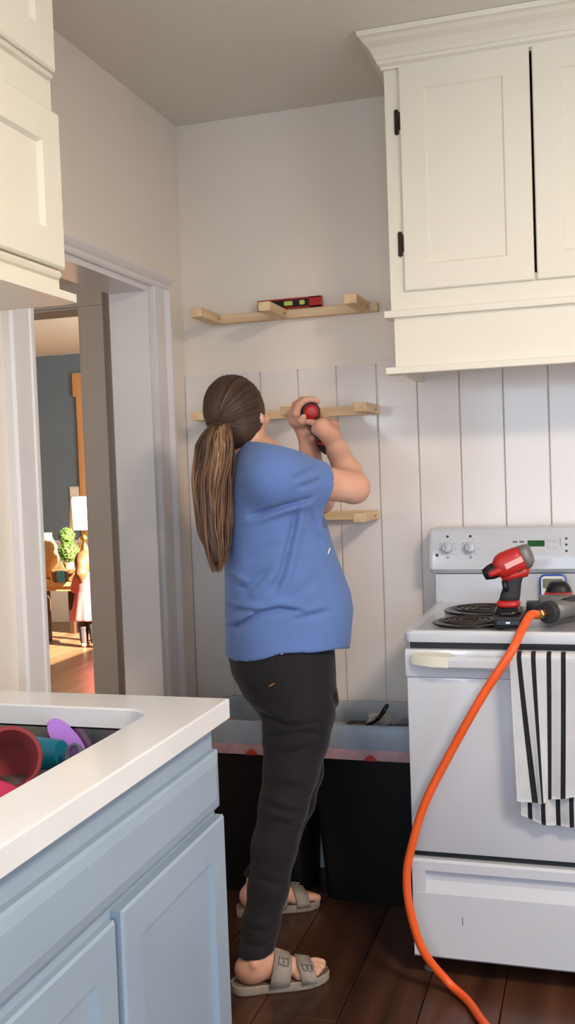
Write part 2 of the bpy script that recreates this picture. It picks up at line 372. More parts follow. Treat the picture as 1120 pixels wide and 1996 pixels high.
G(O).loft(rings, cap0=False).build('basin', M_STEEL, sk, 'auto')
G(O).lathe([(0.045, 0), (0.045, .003), (0.03, .003), (0.025, -.003)], (-1.0, 1.2, .689), cap0=False).build('drain', M_CHROME, sk, True)

# dishes in the sink
M_REDC = mat('red_translucent_plastic', (206, 96, 98), 0.3, 0.06, trans=0.6, ior=1.1)
M_TEAL = mat('teal_plastic', (0, 104, 130), 0.35, 0.06); M_PURP = mat('purple_plastic', (166, 112, 204), 0.4, 0.05)
M_CLEAR = mat('smoky_clear_plastic', (176, 172, 190), 0.12, 0.04, trans=0.75, ior=1.15); M_MAG = mat('magenta_plastic', (206, 50, 96), 0.35, 0.06)
M_NAVY = mat('navy_plastic', (22, 26, 52), 0.4)
def cup(name, label, cat, base, axis, r0, r1, h, m, th=0.003, rim=True, seg=32):
    o = thing(name, label, cat, base, 'plastic dishes in the sink'); b = Vector((0, 0, 0)); ax = Vector(axis).normalized()
    prof = [(0.001, 0), (r0*.92, 0), (r0, .006), (r1, h), (r1-th, h), (r0-th, .01), (r0*.8, .006), (0.001, .006)]
    g = G(); g.lathe(prof, b, ax, seg, False, False); g.build('wall', m, o, 'auto')
    if rim: G().lathe([(r1-.001, h-.008), (r1+.0025, h-.006), (r1+.003, h-.001), (r1-.001, h+.001), (r1-th-.001, h)], b, ax, seg, False, False).build('rim', m, o, True)
    return o
cup('cup', 'red translucent plastic cup lying in the sink, mouth facing out', 'cup', (-0.993, 1.512, 0.838), (0.45, -0.8, 0.36), 0.036, 0.052, 0.085, M_REDC)
cup('cup', 'teal plastic cup on its side next to the red one', 'cup', (-0.922, 1.560, 0.846), (-0.97, 0.03, -0.16), 0.026, 0.044, 0.095, M_TEAL)
cup('cup', 'small clear smoky cup standing before the purple lid', 'cup', (-0.872, 1.565, 0.838), (-0.28, -0.85, 0.42), 0.013, 0.017, 0.042, M_CLEAR, th=.0015)
cup('bowl', 'magenta plastic bowl at the near end of the sink', 'bowl', (-0.985, 1.30, 0.70), (0.1, 0.05, 0.95), 0.06, 0.105, 0.15, M_MAG)
g = thing('bowl', 'purple oval plastic bowl standing on edge against the sink wall', 'bowl', (-0.940, 1.600, 0.82), 'plastic dishes in the sink')
ax = Vector((0.42, -0.85, 0.32)).normalized(); ux = Vector((0.93, 0.36, 0)).normalized(); vz = ax.cross(ux)*-1
if vz.z < 0: vz = -vz
def ov(a, b, d): return [vz*0.042 + (ux*.93-vz*.36)*math.cos(2*PI*k/32)*a*(1-0.14*math.sin(2*PI*k/32)) + (vz*.93+ux*-.36)*math.sin(2*PI*k/32)*b - ax*d for k in range(32)]
G().loft([ov(.034, .036, 0), ov(.0355, .0375, .003), ov(.035, .037, .016), ov(.029, .030, .024), ov(.008, .01, .025)]).build('shell', M_PURP, g, 'auto')
g2 = thing('spoon', 'dark navy plastic spoon under the red cup', 'spoon', (-0.845, 1.40, 0.70), 'plastic dishes in the sink')
G().tube([(0, 0, .004), (.02, .04, .03), (.035, .075, .06)], [.006, .005, .005], 8).build('handle', M_NAVY, g2, True)
G().lathe([(.002, 0), (.018, .004), (.021, .011), (.017, .009), (.002, .004)], (-0.008, -.016, .003), (0.1, 0.1, 1), 16).build('scoop', M_NAVY, g2, True)

o = cup('mixing_bowl', 'grey mixing bowl turned over at the bottom of the sink', 'bowl', (-0.955, 1.525, 0.822), (0, 0, -1), .065, .098, .130, mat('grey_plastic', (96, 92, 92), .4))
# ------------------------------------------------------------------ upper cabinet on the left wall
XU = -1.0
uc = thing('wall_cabinet', 'white wall cabinet with two rows of doors above the sink counter', 'cabinet', (-1.17, 1.3, 1.68)); O = uc.location
YU = 1.762; YV = 1.10
G(O).box(XL+0.003, XU, YV, YU, 1.705, 2.515).build('carcass', M_CREAM, uc)
g = G(O); g.prism([(XU, YV, 1.682), (XU+0.006, YV, 1.682), (XU+0.03, YV, 1.684), (XU+0.03, YV, 1.70), (XU+0.006, YV, 1.705), (XU, YV, 1.705)], (0, YU+0.012-YV, 0))
g.box(XL+0.003, XU, YV, YU+0.012, 1.682, 1.705); g.build('bottom_moulding', M_CREAM, uc)
for (y0, y1) in ((1.36, YU-0.006), (YV+0.005, 1.354)):
    shaker(G(O), XU+0.02, y0, y1, 1.746, 2.046, 0.02, 0.068, 0.011, 'x', 1).build('door', M_CREAM, uc)
    shaker(G(O), XU+0.02, y0, y1-0.004, 2.125, 2.43, 0.02, 0.068, 0.011, 'x', 1).build('door', M_CREAM, uc)
g = G(O); g.prism([(XU, YV, 2.112), (XU+0.010, YV, 2.114), (XU+0.014, YV, 2.118), (XU+0.010, YV, 2.124), (XU, YV, 2.124)], (0, YU-0.012-YV, 0)); g.build('rail_moulding', M_CREAM, uc)
g = G(O); g.prism([(XU, YV, 1.728), (XU+0.008, YV, 1.730), (XU+0.012, YV, 1.736), (XU+0.008, YV, 1.744), (XU, YV, 1.744)], (0, YU-0.01-YV, 0)); g.build('rail_moulding', M_CREAM, uc)

# ------------------------------------------------------------------ upper cabinet over the range, crown moulding and hood cover
YC = 2.80; CX0, CX1 = -0.540, 0.30
rc = thing('wall_cabinet', 'cream wall cabinet with crown moulding over the range', 'cabinet', (-0.12, 2.95, 1.76)); O = rc.location
G(O).box(CX0+0.004, CX0+0.022, YC+0.02, YB, 1.778, 2.525).box(CX1-0.018, CX1, YC+0.02, YB, 1.778, 2.525).box(CX0+0.022, CX1-0.018, YC+0.02, YB, 1.778, 1.796).box(CX0+0.022, CX1-0.018, YC+0.02, YB, 2.507, 2.525).box(CX0+0.022, CX1-0.018, YB-0.006, YB, 1.796, 2.507).build('carcass', M_CREAM, rc)
G(O).box(CX0, -0.497, YC, YC+0.02, 1.778, 2.525).box(0.262, CX1, YC, YC+0.02, 1.778, 2.525).box(-0.497, 0.262, YC, YC+0.02, 1.778, 1.85).box(-0.497, 0.262, YC, YC+0.02, 2.44, 2.525).build('face_frame', M_CREAM, rc)
for (a, b, hx) in ((-0.498, -0.144, -1), (-0.137, 0.263, 1)):
    d = shaker(G(O), YC-0.012, a, b, 1.829, 2.452, 0.012, 0.07, 0.005, 'y', -1, 0.003).build('door', M_CREAM, rc)
    for z in (2.30, 1.962):
        x = a-0.010 if hx < 0 else b+0.010
        h = G(O); pts = [(x-.006, z-.032), (x, z-.036), (x+.006, z-.032), (x+.006, z+.032), (x, z+.036), (x-.006, z+.032)]
        h.prism([(p, YC-0.0035, q) for p, q in pts], (0, .0035, 0)); h.tube([(x-hx*.010, YC-.008, z-.024), (x-hx*.010, YC-.008, z+.024)], .0045, 8)
        h.build('hinge', M_DARKMETAL, d)
prof = [(0.0, 2.445), (0.010, 2.446), (0.012, 2.452), (0.022, 2.458), (0.026, 2.466), (0.030, 2.468), (0.036, 2.478), (0.050, 2.494), (0.068, 2.504), (0.076, 2.512), (0.080, 2.514), (0.088, 2.516), (0.090, 2.529), (0.0, 2.529)]
def stn(k): return [((CX0-d*0.62, YB-0.001, z), (CX0-d*0.62, YC-d, z), (CX1+d*.62, YC-d, z), (CX1+d*.62, YB-0.001, z))[k] for d, z in prof]
g = G(O); g.loft([stn(k) for k in range(4)]); g.build('crown_moulding', M_CREAM, rc)

hd = thing('range_hood', 'cream wooden hood cover beneath the cabinet over the range', 'range hood', (-0.12, 2.95, 1.60)); O = hd.location
HX0, HX1 = -0.533, 0.293
G(O).box(HX0, HX1, YC+0.004, YC+0.022, 1.618, 1.758).build('front_panel', M_CREAM, hd)
G(O).box(HX0, HX0+0.018, YC+0.022, YB-0.0115, 1.606, 1.758).build('side_panel', M_CREAM, hd)
G(O).box(HX1-0.018, HX1, YC+0.022, YB-0.0115, 1.606, 1.758).build('side_panel', M_CREAM, hd)
G(O).box(HX0+0.018, HX1-0.018, YC+0.022, YB-0.0115, 1.74, 1.758).build('top_board', M_CREAM, hd)
for z0, z1 in ((1.758, 1.778), (1.600, 1.619)):
    G(O).box(-0.559, 0.32, YC-0.012, YC+0.022, z0, z1, bev=0.002).box(-0.559, HX0+0.018 if z0 < 1.7 else HX0, YC+0.022, YC+0.06, z0, z1, bev=0.002).build('ledge_strip', M_CREAM, hd)

# ------------------------------------------------------------------ range
st = thing('kitchen_range', 'white freestanding electric range with coil burners and storage drawer', 'stove', (-0.1, 2.85, 0)); O = st.location
SX0, SX1, SY = -0.480, 0.282, 2.524
G(O).box(SX0+.006, SX1-.006, SY+.03, 3.15, 0.06, 0.885, bev=.004).build('body', M_ENAMEL, st)
g = G(O)
rr = [rrect(SX0+d, SX1-d, SY+d, 3.12, .02, z) for d, z in ((.0, .886), (-.002, .89), (-.002, .908), (.004, .915), (.014, .9165), (.022, .9125))]
g.loft(rr); g.build('cooktop', M_ENAMEL, st, 'auto')
# backguard: sloped splash and control panel box
g = G(O); g.prism([(SX0-.002, 3.085, .905), (SX0-.002, 3.088, 1.0), (SX0-.002, 3.16, 1.0), (SX0-.002, 3.16, .905)], (SX1-SX0+.004, 0, 0)); g.build('splash_panel', M_ENAMEL, st)
g = G(O); poly = [(3.083, 1.003), (3.07, 1.016), (3.07, 1.022), (3.084, 1.125), (3.092, 1.138), (3.105, 1.142), (3.17, 1.142), (3.17, 1.003)]
X0 = SX0-.018
def bgr(x, k): return [(x, 3.12+(y-3.12)*k, 1.072+(z-1.072)*k) for y, z in poly]
g.loft([bgr(X0, .93), bgr(X0+.004, .985), bgr(X0+.012, 1), bgr(SX1+.006, 1), bgr(SX1+.014, .985), bgr(SX1+.018, .93)]); panel = g.build('control_panel', M_ENAMEL, st, 'auto')
def fy(z): return 3.07+(z-1.022)*0.1359
M_INK = mat('grey_print', (120, 116, 116), 0.6); M_INKD = mat('dark_print', (52, 48, 48), 0.6)
NRM = Vector((0, -1, 0.136)).normalized()
for i, kx in enumerate((-0.441, -0.371, 0.13, 0.2)):
    kz = 1.083; c = (kx, fy(kz), kz)
    kn = G(O).lathe([(.0185, 0), (.0185, .004), (.0165, .006), (.0155, .018), (.013, .021), (.001, .0212)], c, NRM, 24).build('knob', M_ENAMEL, st, 'auto')
    cc = Vector(c)+NRM*.021
    R = Matrix.Rotation(0.136, 3, 'X')
    G(O).box(cc.x-.004, cc.x+.004, cc.y-.006, cc.y+.003, cc.z-.0145, cc.z+.0145, bev=.002, rot=R).build('grip', M_ENAMEL, kn)
    for k in range(8):
        a = math.radians(20+k*40); px, pz = kx+.025*math.sin(a), kz+.025*math.cos(a)
        G(O).lathe([(.0016, -.001), (.0016, .0004)], (px, fy(pz), pz), NRM, 8).build('print_mark', M_INK, panel)
    G(O).lathe([(.0042, -.001), (.0042, .0006)], (kx, fy(kz+.034), kz+.034), NRM, 12).build('burner_symbol', M_INKD, panel)
    G(O).box(kx-.004, kx+.004, fy(kz-.031)-.0006, fy(kz-.031)+.002, kz-.033, kz-.029).build('print_mark', M_INK, panel)
G(O).lathe([(.005, -.001), (.005, .0012), (.003, .002)], (-.474, fy(1.06), 1.06), NRM, 12).build('indicator_light', M_INKD, panel)
M_LCD = mat('green_display', (44, 96, 52), 0.25, 0.2, 40)
G(O).box(-.199, -.150, fy(1.088)-.0012, fy(1.088)+.004, 1.073, 1.102, bev=.001, rot=Matrix.Rotation(.136, 3, 'X')).build('display', M_LCD, panel)
M_BTN = mat('button_grey', (205, 200, 196), 0.5)
for (bx, bz) in ((-.137, 1.098), (-.137, 1.081), (-.119, 1.098), (-.119, 1.081)):
    G(O).box(bx-.006, bx+.006, fy(bz)-.0018, fy(bz)+.004, bz-.005, bz+.005, bev=.0012, rot=Matrix.Rotation(.136, 3, 'X')).build('button', M_BTN, panel)
for bz in (1.106, 1.088, 1.069):
    G(O).lathe([(.0036, -.001), (.0036, .001), (.002, .0016)], (-.087, fy(bz), bz), NRM, 12).build('indicator_light', M_INKD, panel)
for bx in (-.236, -.216): G(O).box(bx-.008, bx+.006, fy(1.098)-.0006, fy(1.098)+.003, 1.095, 1.101).build('print_mark', M_INK, panel)
G(O).box(-.1045, -.1035, fy(1.088)-.0006, fy(1.088)+.003, 1.066, 1.108).build('print_mark', M_INK, panel)
# burners
for (bx, by, r) in ((-.332, 2.672, .094), (-.312, 2.905, .116), (.135, 2.672, .116), (.125, 2.905, .094)):
    dp = G(O).lathe([(r, .0), (r+.003, .002), (r, .005), (r-.008, .0045), (r-.016, -.002), (r*.55, -.006), (.02, -.006)], (bx, by, .9135), seg=40, cap0=False).build('drip_pan', M_GLOSSBLK, st, True)
    pts = []; turns = 4
    for k in range(turns*22+1):
        a = 2*PI*k/22; rad = .016+(r-.034)*k/(turns*22); pts.append((bx+rad*math.cos(a), by+rad*math.sin(a), .921))
    G(O).tube(pts, .0042, 6, flat=.7).build('coil_element', M_DARKMETAL, dp, True)
# vent gap, door, handle, drawer
G(O).box(SX0+.012, SX1-.012, SY+.012, SY+.03, .868, .886).build('vent_gap_shade', M_BLACK, st)  # black strip put in as the shade of the gap under the cooktop
door = G(O).box(SX0, SX1, SY-.004, SY+.03, .795, .868, bev=.005).box(SX0+.003, SX1-.003, SY+.002, SY+.03, .338, .795, bev=.004).build('oven_door', M_ENAMEL, st, 'auto')
for x in (-.388, -.326, -.264, -.202, -.14, -.078, -.016, .046, .108, .17):
    G(O).box(x, x+.048, SY-.0046, SY, .8485, .8515).build('vent_slot', M_BLACK, door)
hb = G(O); sec = [(-.003, -.002), (-.012, .012), (-.034, .014), (-.044, .006), (-.044, -.010), (-.036, -.016), (-.010, -.013)]
def hr(x, k): return [(x, SY-.004+(y*k), .842+z) for y, z in sec]
hb.loft([hr(-.372, .9), hr(-.36, 1), hr(.165, 1), hr(.177, .9)]); handle = hb.build('handle', M_ENAMEL, door, 'auto')
for s, xa, xb, xc in ((1, -.464, -.40, -.362), (-1, .266, .202, .164)):
    g = G(O); P = lambda x, d, h: [(x, SY-.003, .844-h), (x, SY-.003, .844+h), (x, SY-.004-d, .844+h*.8), (x, SY-.004-d, .844-h*.8)]
    g.loft([P(xa, .006, .010), P(xa+s*.008, .016, .016), P(xb, .040, .0175), P(xc, .046, .0165)]); g.build('handle_mount', M_ALMOND, door, 'auto')
G(O).box(SX0+.008, SX1-.008, SY+.02, SY+.03, .322, .338).build('drawer_gap_shade', M_BLACK, st)  # black colour stands in for the shade between door and drawer
g = G(O)
DX0, DX1 = SX0+.002, SX1-.002
sec = [(SY+.03, .06), (SY+.002, .06), (SY-.004, .066), (SY-.004, .232), (SY+.010, .262), (SY+.010, .286), (SY-.004, .291), (SY-.004, .314), (SY+.002, .320), (SY+.03, .320)]
g.prism([(DX0, y, z) for y, z in sec], (.036, 0, 0)); g.prism([(DX1-.036, y, z) for y, z in sec], (.036, 0, 0))
g.prism([(DX0+.036, y, z) for y, z in sec], (DX1-DX0-.072, 0, 0))
drw = g.build('drawer', M_ENAMEL, st)
# solid cheeks at both ends of the drawer's finger recess
for xa in (DX0, DX1-.034): G(O).prism([(xa, SY-.0036, .231), (xa, SY-.0036, .292), (xa, SY+.012, .292), (xa, SY+.012, .231)], (.034, 0, 0)).build('recess_cheek', M_ENAMEL, drw)
G(O).box(-.352, -.350, SY-.0046, SY-.003, .155, .178).build('scratch', M_INK, drw)
for fx, fyy in ((-.449, 2.582), (.25, 2.582), (-.449, 3.1), (.25, 3.1)):
    G(O).lathe([(.016, 0), (.018, .006), (.010, .012), (.008, .062)], (fx, fyy, 0), seg=12).build('foot', M_GREYTOOL, st)

# towel over the oven door handle
M_TOWEL = mat('white_waffle_cotton', (244, 242, 242), 0.95, 0.02, 20, bump=0.2, bscale=420)
M_STRIPE = mat('charcoal_stripe', (50, 52, 60), 0.95, 0.1, 60, bump=0.5, bscale=420)
tw = thing('dish_towel', 'white dish towel with dark stripes folded over the oven handle', 'towel', (-.1, 2.47, .85)); O = tw.location
TX0, TX1 = -.210, .060
def towel_pt(u, v):
    """u 0..1 across, v 0..1 down the front layer"""
    z = .862-.345*v; x = TX0+(TX1-TX0)*u
    x += float(np.interp(u, [0, .085, .208, .34, .47, .7, 1], [.009, .034, .0135, -.008, -.0095, 0, 0]))*v**1.15
    fold = .009*math.exp(-((u-.22)/.10)**2)*v + .005*math.sin(u*13+.5)*v + .004*math.sin(u*27+2)*v
    return Vector((x, 2.466+.006*v-fold-.004, z-.02*math.sin(u*5+1)*v*v*.6))
bm = bmesh.new(); NU, NV = 96, 34
stripes = [(.062, .108), (.186, .230), (.318, .362), (.448, .492), (.576, .62), (.70, .744), (.83, .874)]
def strip(f, vs, back=False):
    V = [[bm.verts.new(f(i/NU, v)-O) for i in range(NU+1)] for v in vs]
    for j in range(len(vs)-1):
        for i in range(NU):
            fc = bm.faces.new((V[j][i], V[j][i+1], V[j+1][i+1], V[j+1][i]))
            u = (i+.5)/NU; fc.material_index = 1 if any(a < u < b for a, b in stripes) else 0
vs = [k/NV for k in range(NV+1)]
def over(u, v):                       # v -1..0 : over the bar and behind it, 0..1 front, then folds back up
    if v >= 0: return towel_pt(u, v)
    a = -v*3
    if a <= 1:
        t = a*PI; p = towel_pt(u, 0); return Vector((p.x, p.y+.0265*(1-math.cos(t)), p.z+.012*math.sin(t)))
    p = towel_pt(u, 0); d = (a-1)/2
    return Vector((p.x+(.5-u)*.02*d, p.y+.053-.005*d, p.z-.20*d))
strip(over, [-1, -.9, -.8, -.7, -.6, -.5, -.4, -.3333, -.28, -.22, -.16, -.11, -.05]+vs)
bmesh.ops.solidify(bm, geom=bm.faces[:], thickness=.004)
o = fin('front_layer', bm, M_TOWEL, tw, True); o.data.materials.append(M_STRIPE)
bm = bmesh.new()                      # lower layer hanging below, hem rolled
def low(u, v):
    p = towel_pt(u, .86); t = v
    z = p.z-.112*min(1, t)+.012*math.sin(PI*u)*-t; y = p.y+.026-.010*math.sin(t*PI*.9)
    return Vector((TX0+.004+(TX1-TX0)*(.045+u*.95), y+.004*math.sin(u*8)*t, z+.02*(u-.5)**2*t*4))
strip(low, [k/12 for k in range(13)])
bmesh.ops.solidify(bm, geom=bm.faces[:], thickness=.006)
o = fin('back_layer', bm, M_TOWEL, tw, True); o.data.materials.append(M_STRIPE)

# ------------------------------------------------------------------ wooden shelf frames on the wall
def frame(zc, arms, x0, x1, label, yend):
    f = thing('shelf_frame', label, 'shelf frame', ((x0+x1)/2, 3.17, zc), 'pine shelf frames screwed to the wall'); O = f.location
    h = .0145; wall = YB-.0105 if zc < 1.68 else YB+.005
    G(O).box(x0, x1, wall-.034, wall, zc-h, zc+h, bev=.0015, seg=1).build('ledger_strip', M_PINE, f)
    for k, a in enumerate(arms):
        ar = G(O).box(a, a+.040, yend, wall-.034, zc-h, zc+h, bev=.0015, seg=1).build('arm', M_PINEY, f)
        for dy in (.036, .022):
            G(O).lathe([(.003, 0), (.003, .0006)], (a+.0401, wall-.034-dy, zc-.002), (1, 0, 0), 8).build('screw_hole', M_BLACK, ar)
    return f
frame(1.857, (-1.232, -1.000, -.722), -1.232, -.657, 'topmost pine shelf frame on the wall, carrying the red spirit level', 2.99)
frame(1.526, (-1.243, -.940, -.704), -1.243, -.662, 'middle pine shelf frame that the drill is pointed at', 2.99)
frame(1.186, (-1.243, -.960, -.716), -1.243, -.674, 'lowest pine shelf frame, mostly hidden behind the blue shirt', 2.99)

lv = thing('spirit_level', 'short red spirit level resting on the topmost shelf frame', 'level', (-.95, 3.172, 1.8715)); O = lv.location
g = G(O); z0, z1, y0, y1 = 1.8717, 1.906, 3.163, 3.184
g.box(-1.060, -.840, y0, y1, z0, z0+.005, bev=.001).box(-1.060, -.840, y0, y1, z1-.005, z1, bev=.001).box(-1.060, -1.052, y0, y1, z0, z1, bev=.001).box(-.882, -.840, y0, y1, z0, z1, bev=.001).box(-1.052, -.882, 3.172, 3.175, z0, z1)
g.build('red_frame', M_RED, lv)
core = G(O).box(-1.03, -.882, y0-.001, y1-.001, z0+.005, z1-.005, bev=.001).build('black_core', M_BLACK, lv)
M_VIAL = mat('yellow_green_vial', (206, 206, 96), 0.2)
for cx, w in ((-.952, .015), (-.905, .009)):
    G(O).box(cx-w, cx+w, y0-.003, y0+.002, 1.8815, 1.8965, bev=.003).build('vial', M_VIAL, core)

# ------------------------------------------------------------------ bins
def bin_(x0, x1, label, trash):
    b = thing('trash_can', label, 'trash can', ((x0+x1)/2, 2.99, 0), 'black trash cans against the back wall'); O = b.location
    y0, y1, zt = 2.85, 3.155, .571; t = .028
    R = lambda d, z, r=.035: rrect(x0+d, x1-d, y0+max(d, 0)*3.6, y1-d*.4, r, z, 5)
    G(O).loft([R(t, .004), R(t-.003, .0), R(t-.004, .02), R(.004, zt-.03), R(.0, zt-.028), R(.0, zt), R(.006, zt), R(.010, zt-.03), R(t+.006, .03)], cap0=True, cap1=True).build('body', M_BLACK, b, 'auto')
    rg = random.Random(int(x0*1000)); wob = lambda: rg.uniform(-.002, .003)
    rows = []
    for (d, z) in ((-.0035, zt-.075), (-.006, zt-.05), (-.005, zt-.03), (-.0045, zt-.004), (-.001, zt+.005), (.006, zt+.003), (.016, zt-.03), (.028, zt-.10)):
        rows.append([(p[0]+wob(), p[1]+wob(), p[2]+wob()*1.5) for p in rrect(x0+d, x1-d, y0+d, y1-d, .037, z, 8)])
    ln = G(O).loft(rows, False, False).build('liner', M_LINER, b, True)
    G(O).loft([rrect(x0+d, x1-d, y0+d, y1-d, .037, z, 8) for d, z in ((-.006, zt-.098), (-.0075, zt-.085), (-.0068, zt-.066))], False, False).build('drawstring_hem', M_PINKBAND, ln, True)
    cx = (x0+x1)/2+.03
    G(O).prism([(cx-.022+.044*k/8, y0-.0095, zt-.098+.018*math.sin(PI*k/8)) for k in range(9)], (0, .002, 0)).build('drawstring_tab', M_REDTAB, ln)
    return b
bin_(-.858, -.508, 'black trash can with a white liner beside the range', 0)
bin_(-1.236, -.874, 'black trash can with a white liner beside the doorway corner', 1)
def crumple(name, label, cat, c, r, m, seed, sq=(1, 1, .6)):
    rg = random.Random(seed); bm = bmesh.new(); bmesh.ops.create_icosphere(bm, subdivisions=2, radius=1)
    for v in bm.verts: v.co = Vector((v.co.x*sq[0], v.co.y*sq[1], v.co.z*sq[2]))*r*rg.uniform(.68, 1.12)
    o = fin(name, bm, m); o.location = c; return tag(o, label, cat, 'litter in the trash cans')
M_PAPER = mat('crumpled_paper', (190, 184, 178), 0.8, 0.1); M_BROWNP = mat('brown_card', (112, 92, 78), 0.8, 0.15); M_FILL = mat('mixed_litter', (58, 50, 48), 0.8, 0.3, 30)
M_GREYP = mat('grey_paper', (128, 128, 134), .7, .15)
crumple('crumpled_wrapper', 'dark heap of wrappers filling the bin beside the range', 'litter', (-.69, 3.0, .495), .155, M_FILL, 3, (.95, .85, .3))
crumple('crumpled_paper', 'crumpled white paper at the left of the litter in the bin beside the range', 'litter', (-.775, 2.93, .545), .034, M_PAPER, 4)
crumple('crumpled_paper', 'pale torn paper behind the black spatula in the bin', 'litter', (-.665, 3.03, .548), .036, M_PAPER, 5, (1.2, .8, .7))
crumple('crumpled_paper', 'grey crumpled sheet at the right of the bin beside the range', 'litter', (-.562, 3.0, .54), .044, M_GREYP, 6, (1.2, .8, .6))
crumple('crumpled_paper', 'brown card scrap in the middle of the bin beside the range', 'litter', (-.715, 2.95, .538), .030, M_BROWNP, 8)
crumple('crumpled_wrapper', 'crumpled pale wrappers filling the bin beside the doorway corner', 'litter', (-1.05, 2.99, .475), .16, M_PAPER, 9, (.95, .85, .4))
crumple('orange_peel', 'small orange peel on top of the bin beside the doorway corner', 'litter', (-1.13, 2.93, .546), .022, mat('orange_peel', (228, 112, 48), .6, .1), 10, (1.1, 1, .7))
sp = thing('spatula', 'black plastic spatula with a slotted handle sticking out of the bin', 'spatula', (-.70, 2.93, .552)); O = Vector(sp.location)
pts = spline([(-.715, 2.90, .553), (-.68, 2.905, .562), (-.648, 2.91, .577), (-.628, 2.915, .60), (-.612, 2.92, .626)], 5)
G(O).tube(pts, [.008]*6+[.009]*5+[.011]*5+[.012]*3+[.010, .006], 8, flat=.6).build('handle', M_GLOSSBLK, sp, True)
G(O).box(-.62, -.614, 2.908, 2.926, .604, .618, bev=.002).build('hanging_hole', M_CHROME, sp)
g = G(O); g.prism([(-.71, 2.895, .552), (-.71, 2.925, .556), (-.75, 2.935, .549), (-.75, 2.885, .545)], (0, 0, .003)); g.build('blade', M_GLOSSBLK, sp)
# ------------------------------------------------------------------ tools on the range
def sect(c, u, v, a, b, n=16, p=2.6):
    out = []
    for k in range(n):
        t = 2*PI*k/n; ct, stt = math.cos(t), math.sin(t)
        out.append(Vector(c)+Vector(u)*a*math.copysign(abs(ct)**(2/p), ct)+Vector(v)*b*math.copysign(abs(stt)**(2/p), stt))
    return out
def body_loft(g, A, B, u, v, prof, p=2.4, n=18):
    """prof: (fraction along A->B, half width along u, half height along v, offset along v)"""
    A, B, u, v = Vector(A), Vector(B), Vector(u), Vector(v)
    g.loft([sect(A.lerp(B, t)+v*o, u, v, a, b, n, p) for t, a, b, o in prof]); return g

dr = thing('cordless_drill', 'red and black cordless drill standing upright on the range', 'drill', (-.228, 2.66, .9175)); O = Vector(dr.location)
R_ = Matrix.Rotation(math.radians(8), 3, 'Z')
# slide battery foot
bt = G(O).box(-.268, -.196, 2.585, 2.715, .9165, .946, bev=.005).build('battery', M_BLACK, dr, 'auto')
G(O).box(-.262, -.202, 2.583, 2.59, .924, .938, bev=.002).build('battery_latch', M_GLOSSBLK, bt)
G(O).box(-.238, -.226, 2.5815, 2.584, .928, .934, bev=.001).build('latch_button', M_CHROME, bt)
up = Vector((.10, -.02, 1)).normalized(); uu = Vector((1, .05, -.1)).normalized(); vv = up.cross(uu)
# collar between grip and battery
body_loft(G(O), (-.236, 2.655, .944), (-.236, 2.655, .966), (1, 0, 0), (0, 1, 0), [(0, .036, .045, 0), (.4, .035, .042, 0), (.8, .03, .034, 0), (1, .026, .028, 0)], 3).build('battery_socket', M_GLOSSBLK, dr, True)
body_loft(G(O), (-.236, 2.655, .964), (-.234, 2.655, .980), (1, 0, 0), (0, 1, 0), [(0, .029, .031, 0), (.5, .031, .030, 0), (1, .027, .026, 0)], 3).build('red_collar', M_RED, dr, True)
body_loft(G(O), (-.234, 2.655, .976), (-.212, 2.65, 1.065), uu, vv, [(0, .0255, .023, 0), (.2, .025, .023, 0), (.55, .021, .021, 0), (.85, .022, .022, 0), (1, .027, .024, 0)], 2.6).build('grip', M_RUBBER, dr, True)
# motor housing: axis from the nose (left, low) to the tail (right, high)
NA, NB = (-.297, 2.63, 1.046), (-.172, 2.66, 1.098)
ax = (Vector(NB)-Vector(NA)).normalized(); sv = Vector((0, 1, 0)); sv = (sv-ax*sv.dot(ax)).normalized(); hv = ax.cross(sv)
if hv.z < 0: hv = -hv
body_loft(G(O), NA, NB, sv, hv, [(.24, .017, .018, .0), (.34, .027, .030, .002), (.45, .031, .034, .003), (.7, .031, .034, .002), (.80, .030, .033, .001)], 2.5).build('housing', M_RED, dr, True)
body_loft(G(O), NA, NB, sv, hv, [(.79, .0305, .0335, .001), (.90, .028, .031, .002), (.98, .020, .024, .006), (1.0, .012, .016, .010)], 2.6).build('tail_cap', M_GREYTOOL, dr, True)
body_loft(G(O), NA, NB, sv, hv, [(.02, .008, .008, 0), (.03, .014, .014, 0), (.16, .019, .020, 0), (.26, .020, .021, 0), (.31, .022, .022, 0)], 2.0).build('chuck', M_BLACK, dr, True)
body_loft(G(O), NA, NB, sv, hv, [(.10, .0195, .008, -.004), (.14, .0215, .010, -.004), (.30, .026, .012, -.004), (.36, .026, .012, -.004)], 2.6).build('red_nose_ring', M_RED, dr, True)
body_loft(G(O), NA, NB, sv, hv, [(.30, .012, .010, -.028), (.5, .020, .013, -.030), (.75, .020, .016, -.032), (.84, .012, .008, -.026)], 2.2).build('lower_shroud', M_RED, dr, True)
c = Vector(NA).lerp(Vector(NB), .585)-sv*.0316
g = G(O); q = lambda a, b: c+ax*a+hv*b
g.prism([q(-.022, -.008), q(.026, -.006), q(.026, .008), q(-.022, .006)], -sv*.0012); g.build('pale_badge', mat('pale_badge', (226, 160, 152), .5), dr)
G(O).tube([(-.243, 2.627, 1.033), (-.240, 2.625, 1.018), (-.236, 2.626, 1.006)], [.006, .007, .005], 8).build('trigger', M_BLACK, dr, True)
dr.location += Vector((.013, -.035, .003))

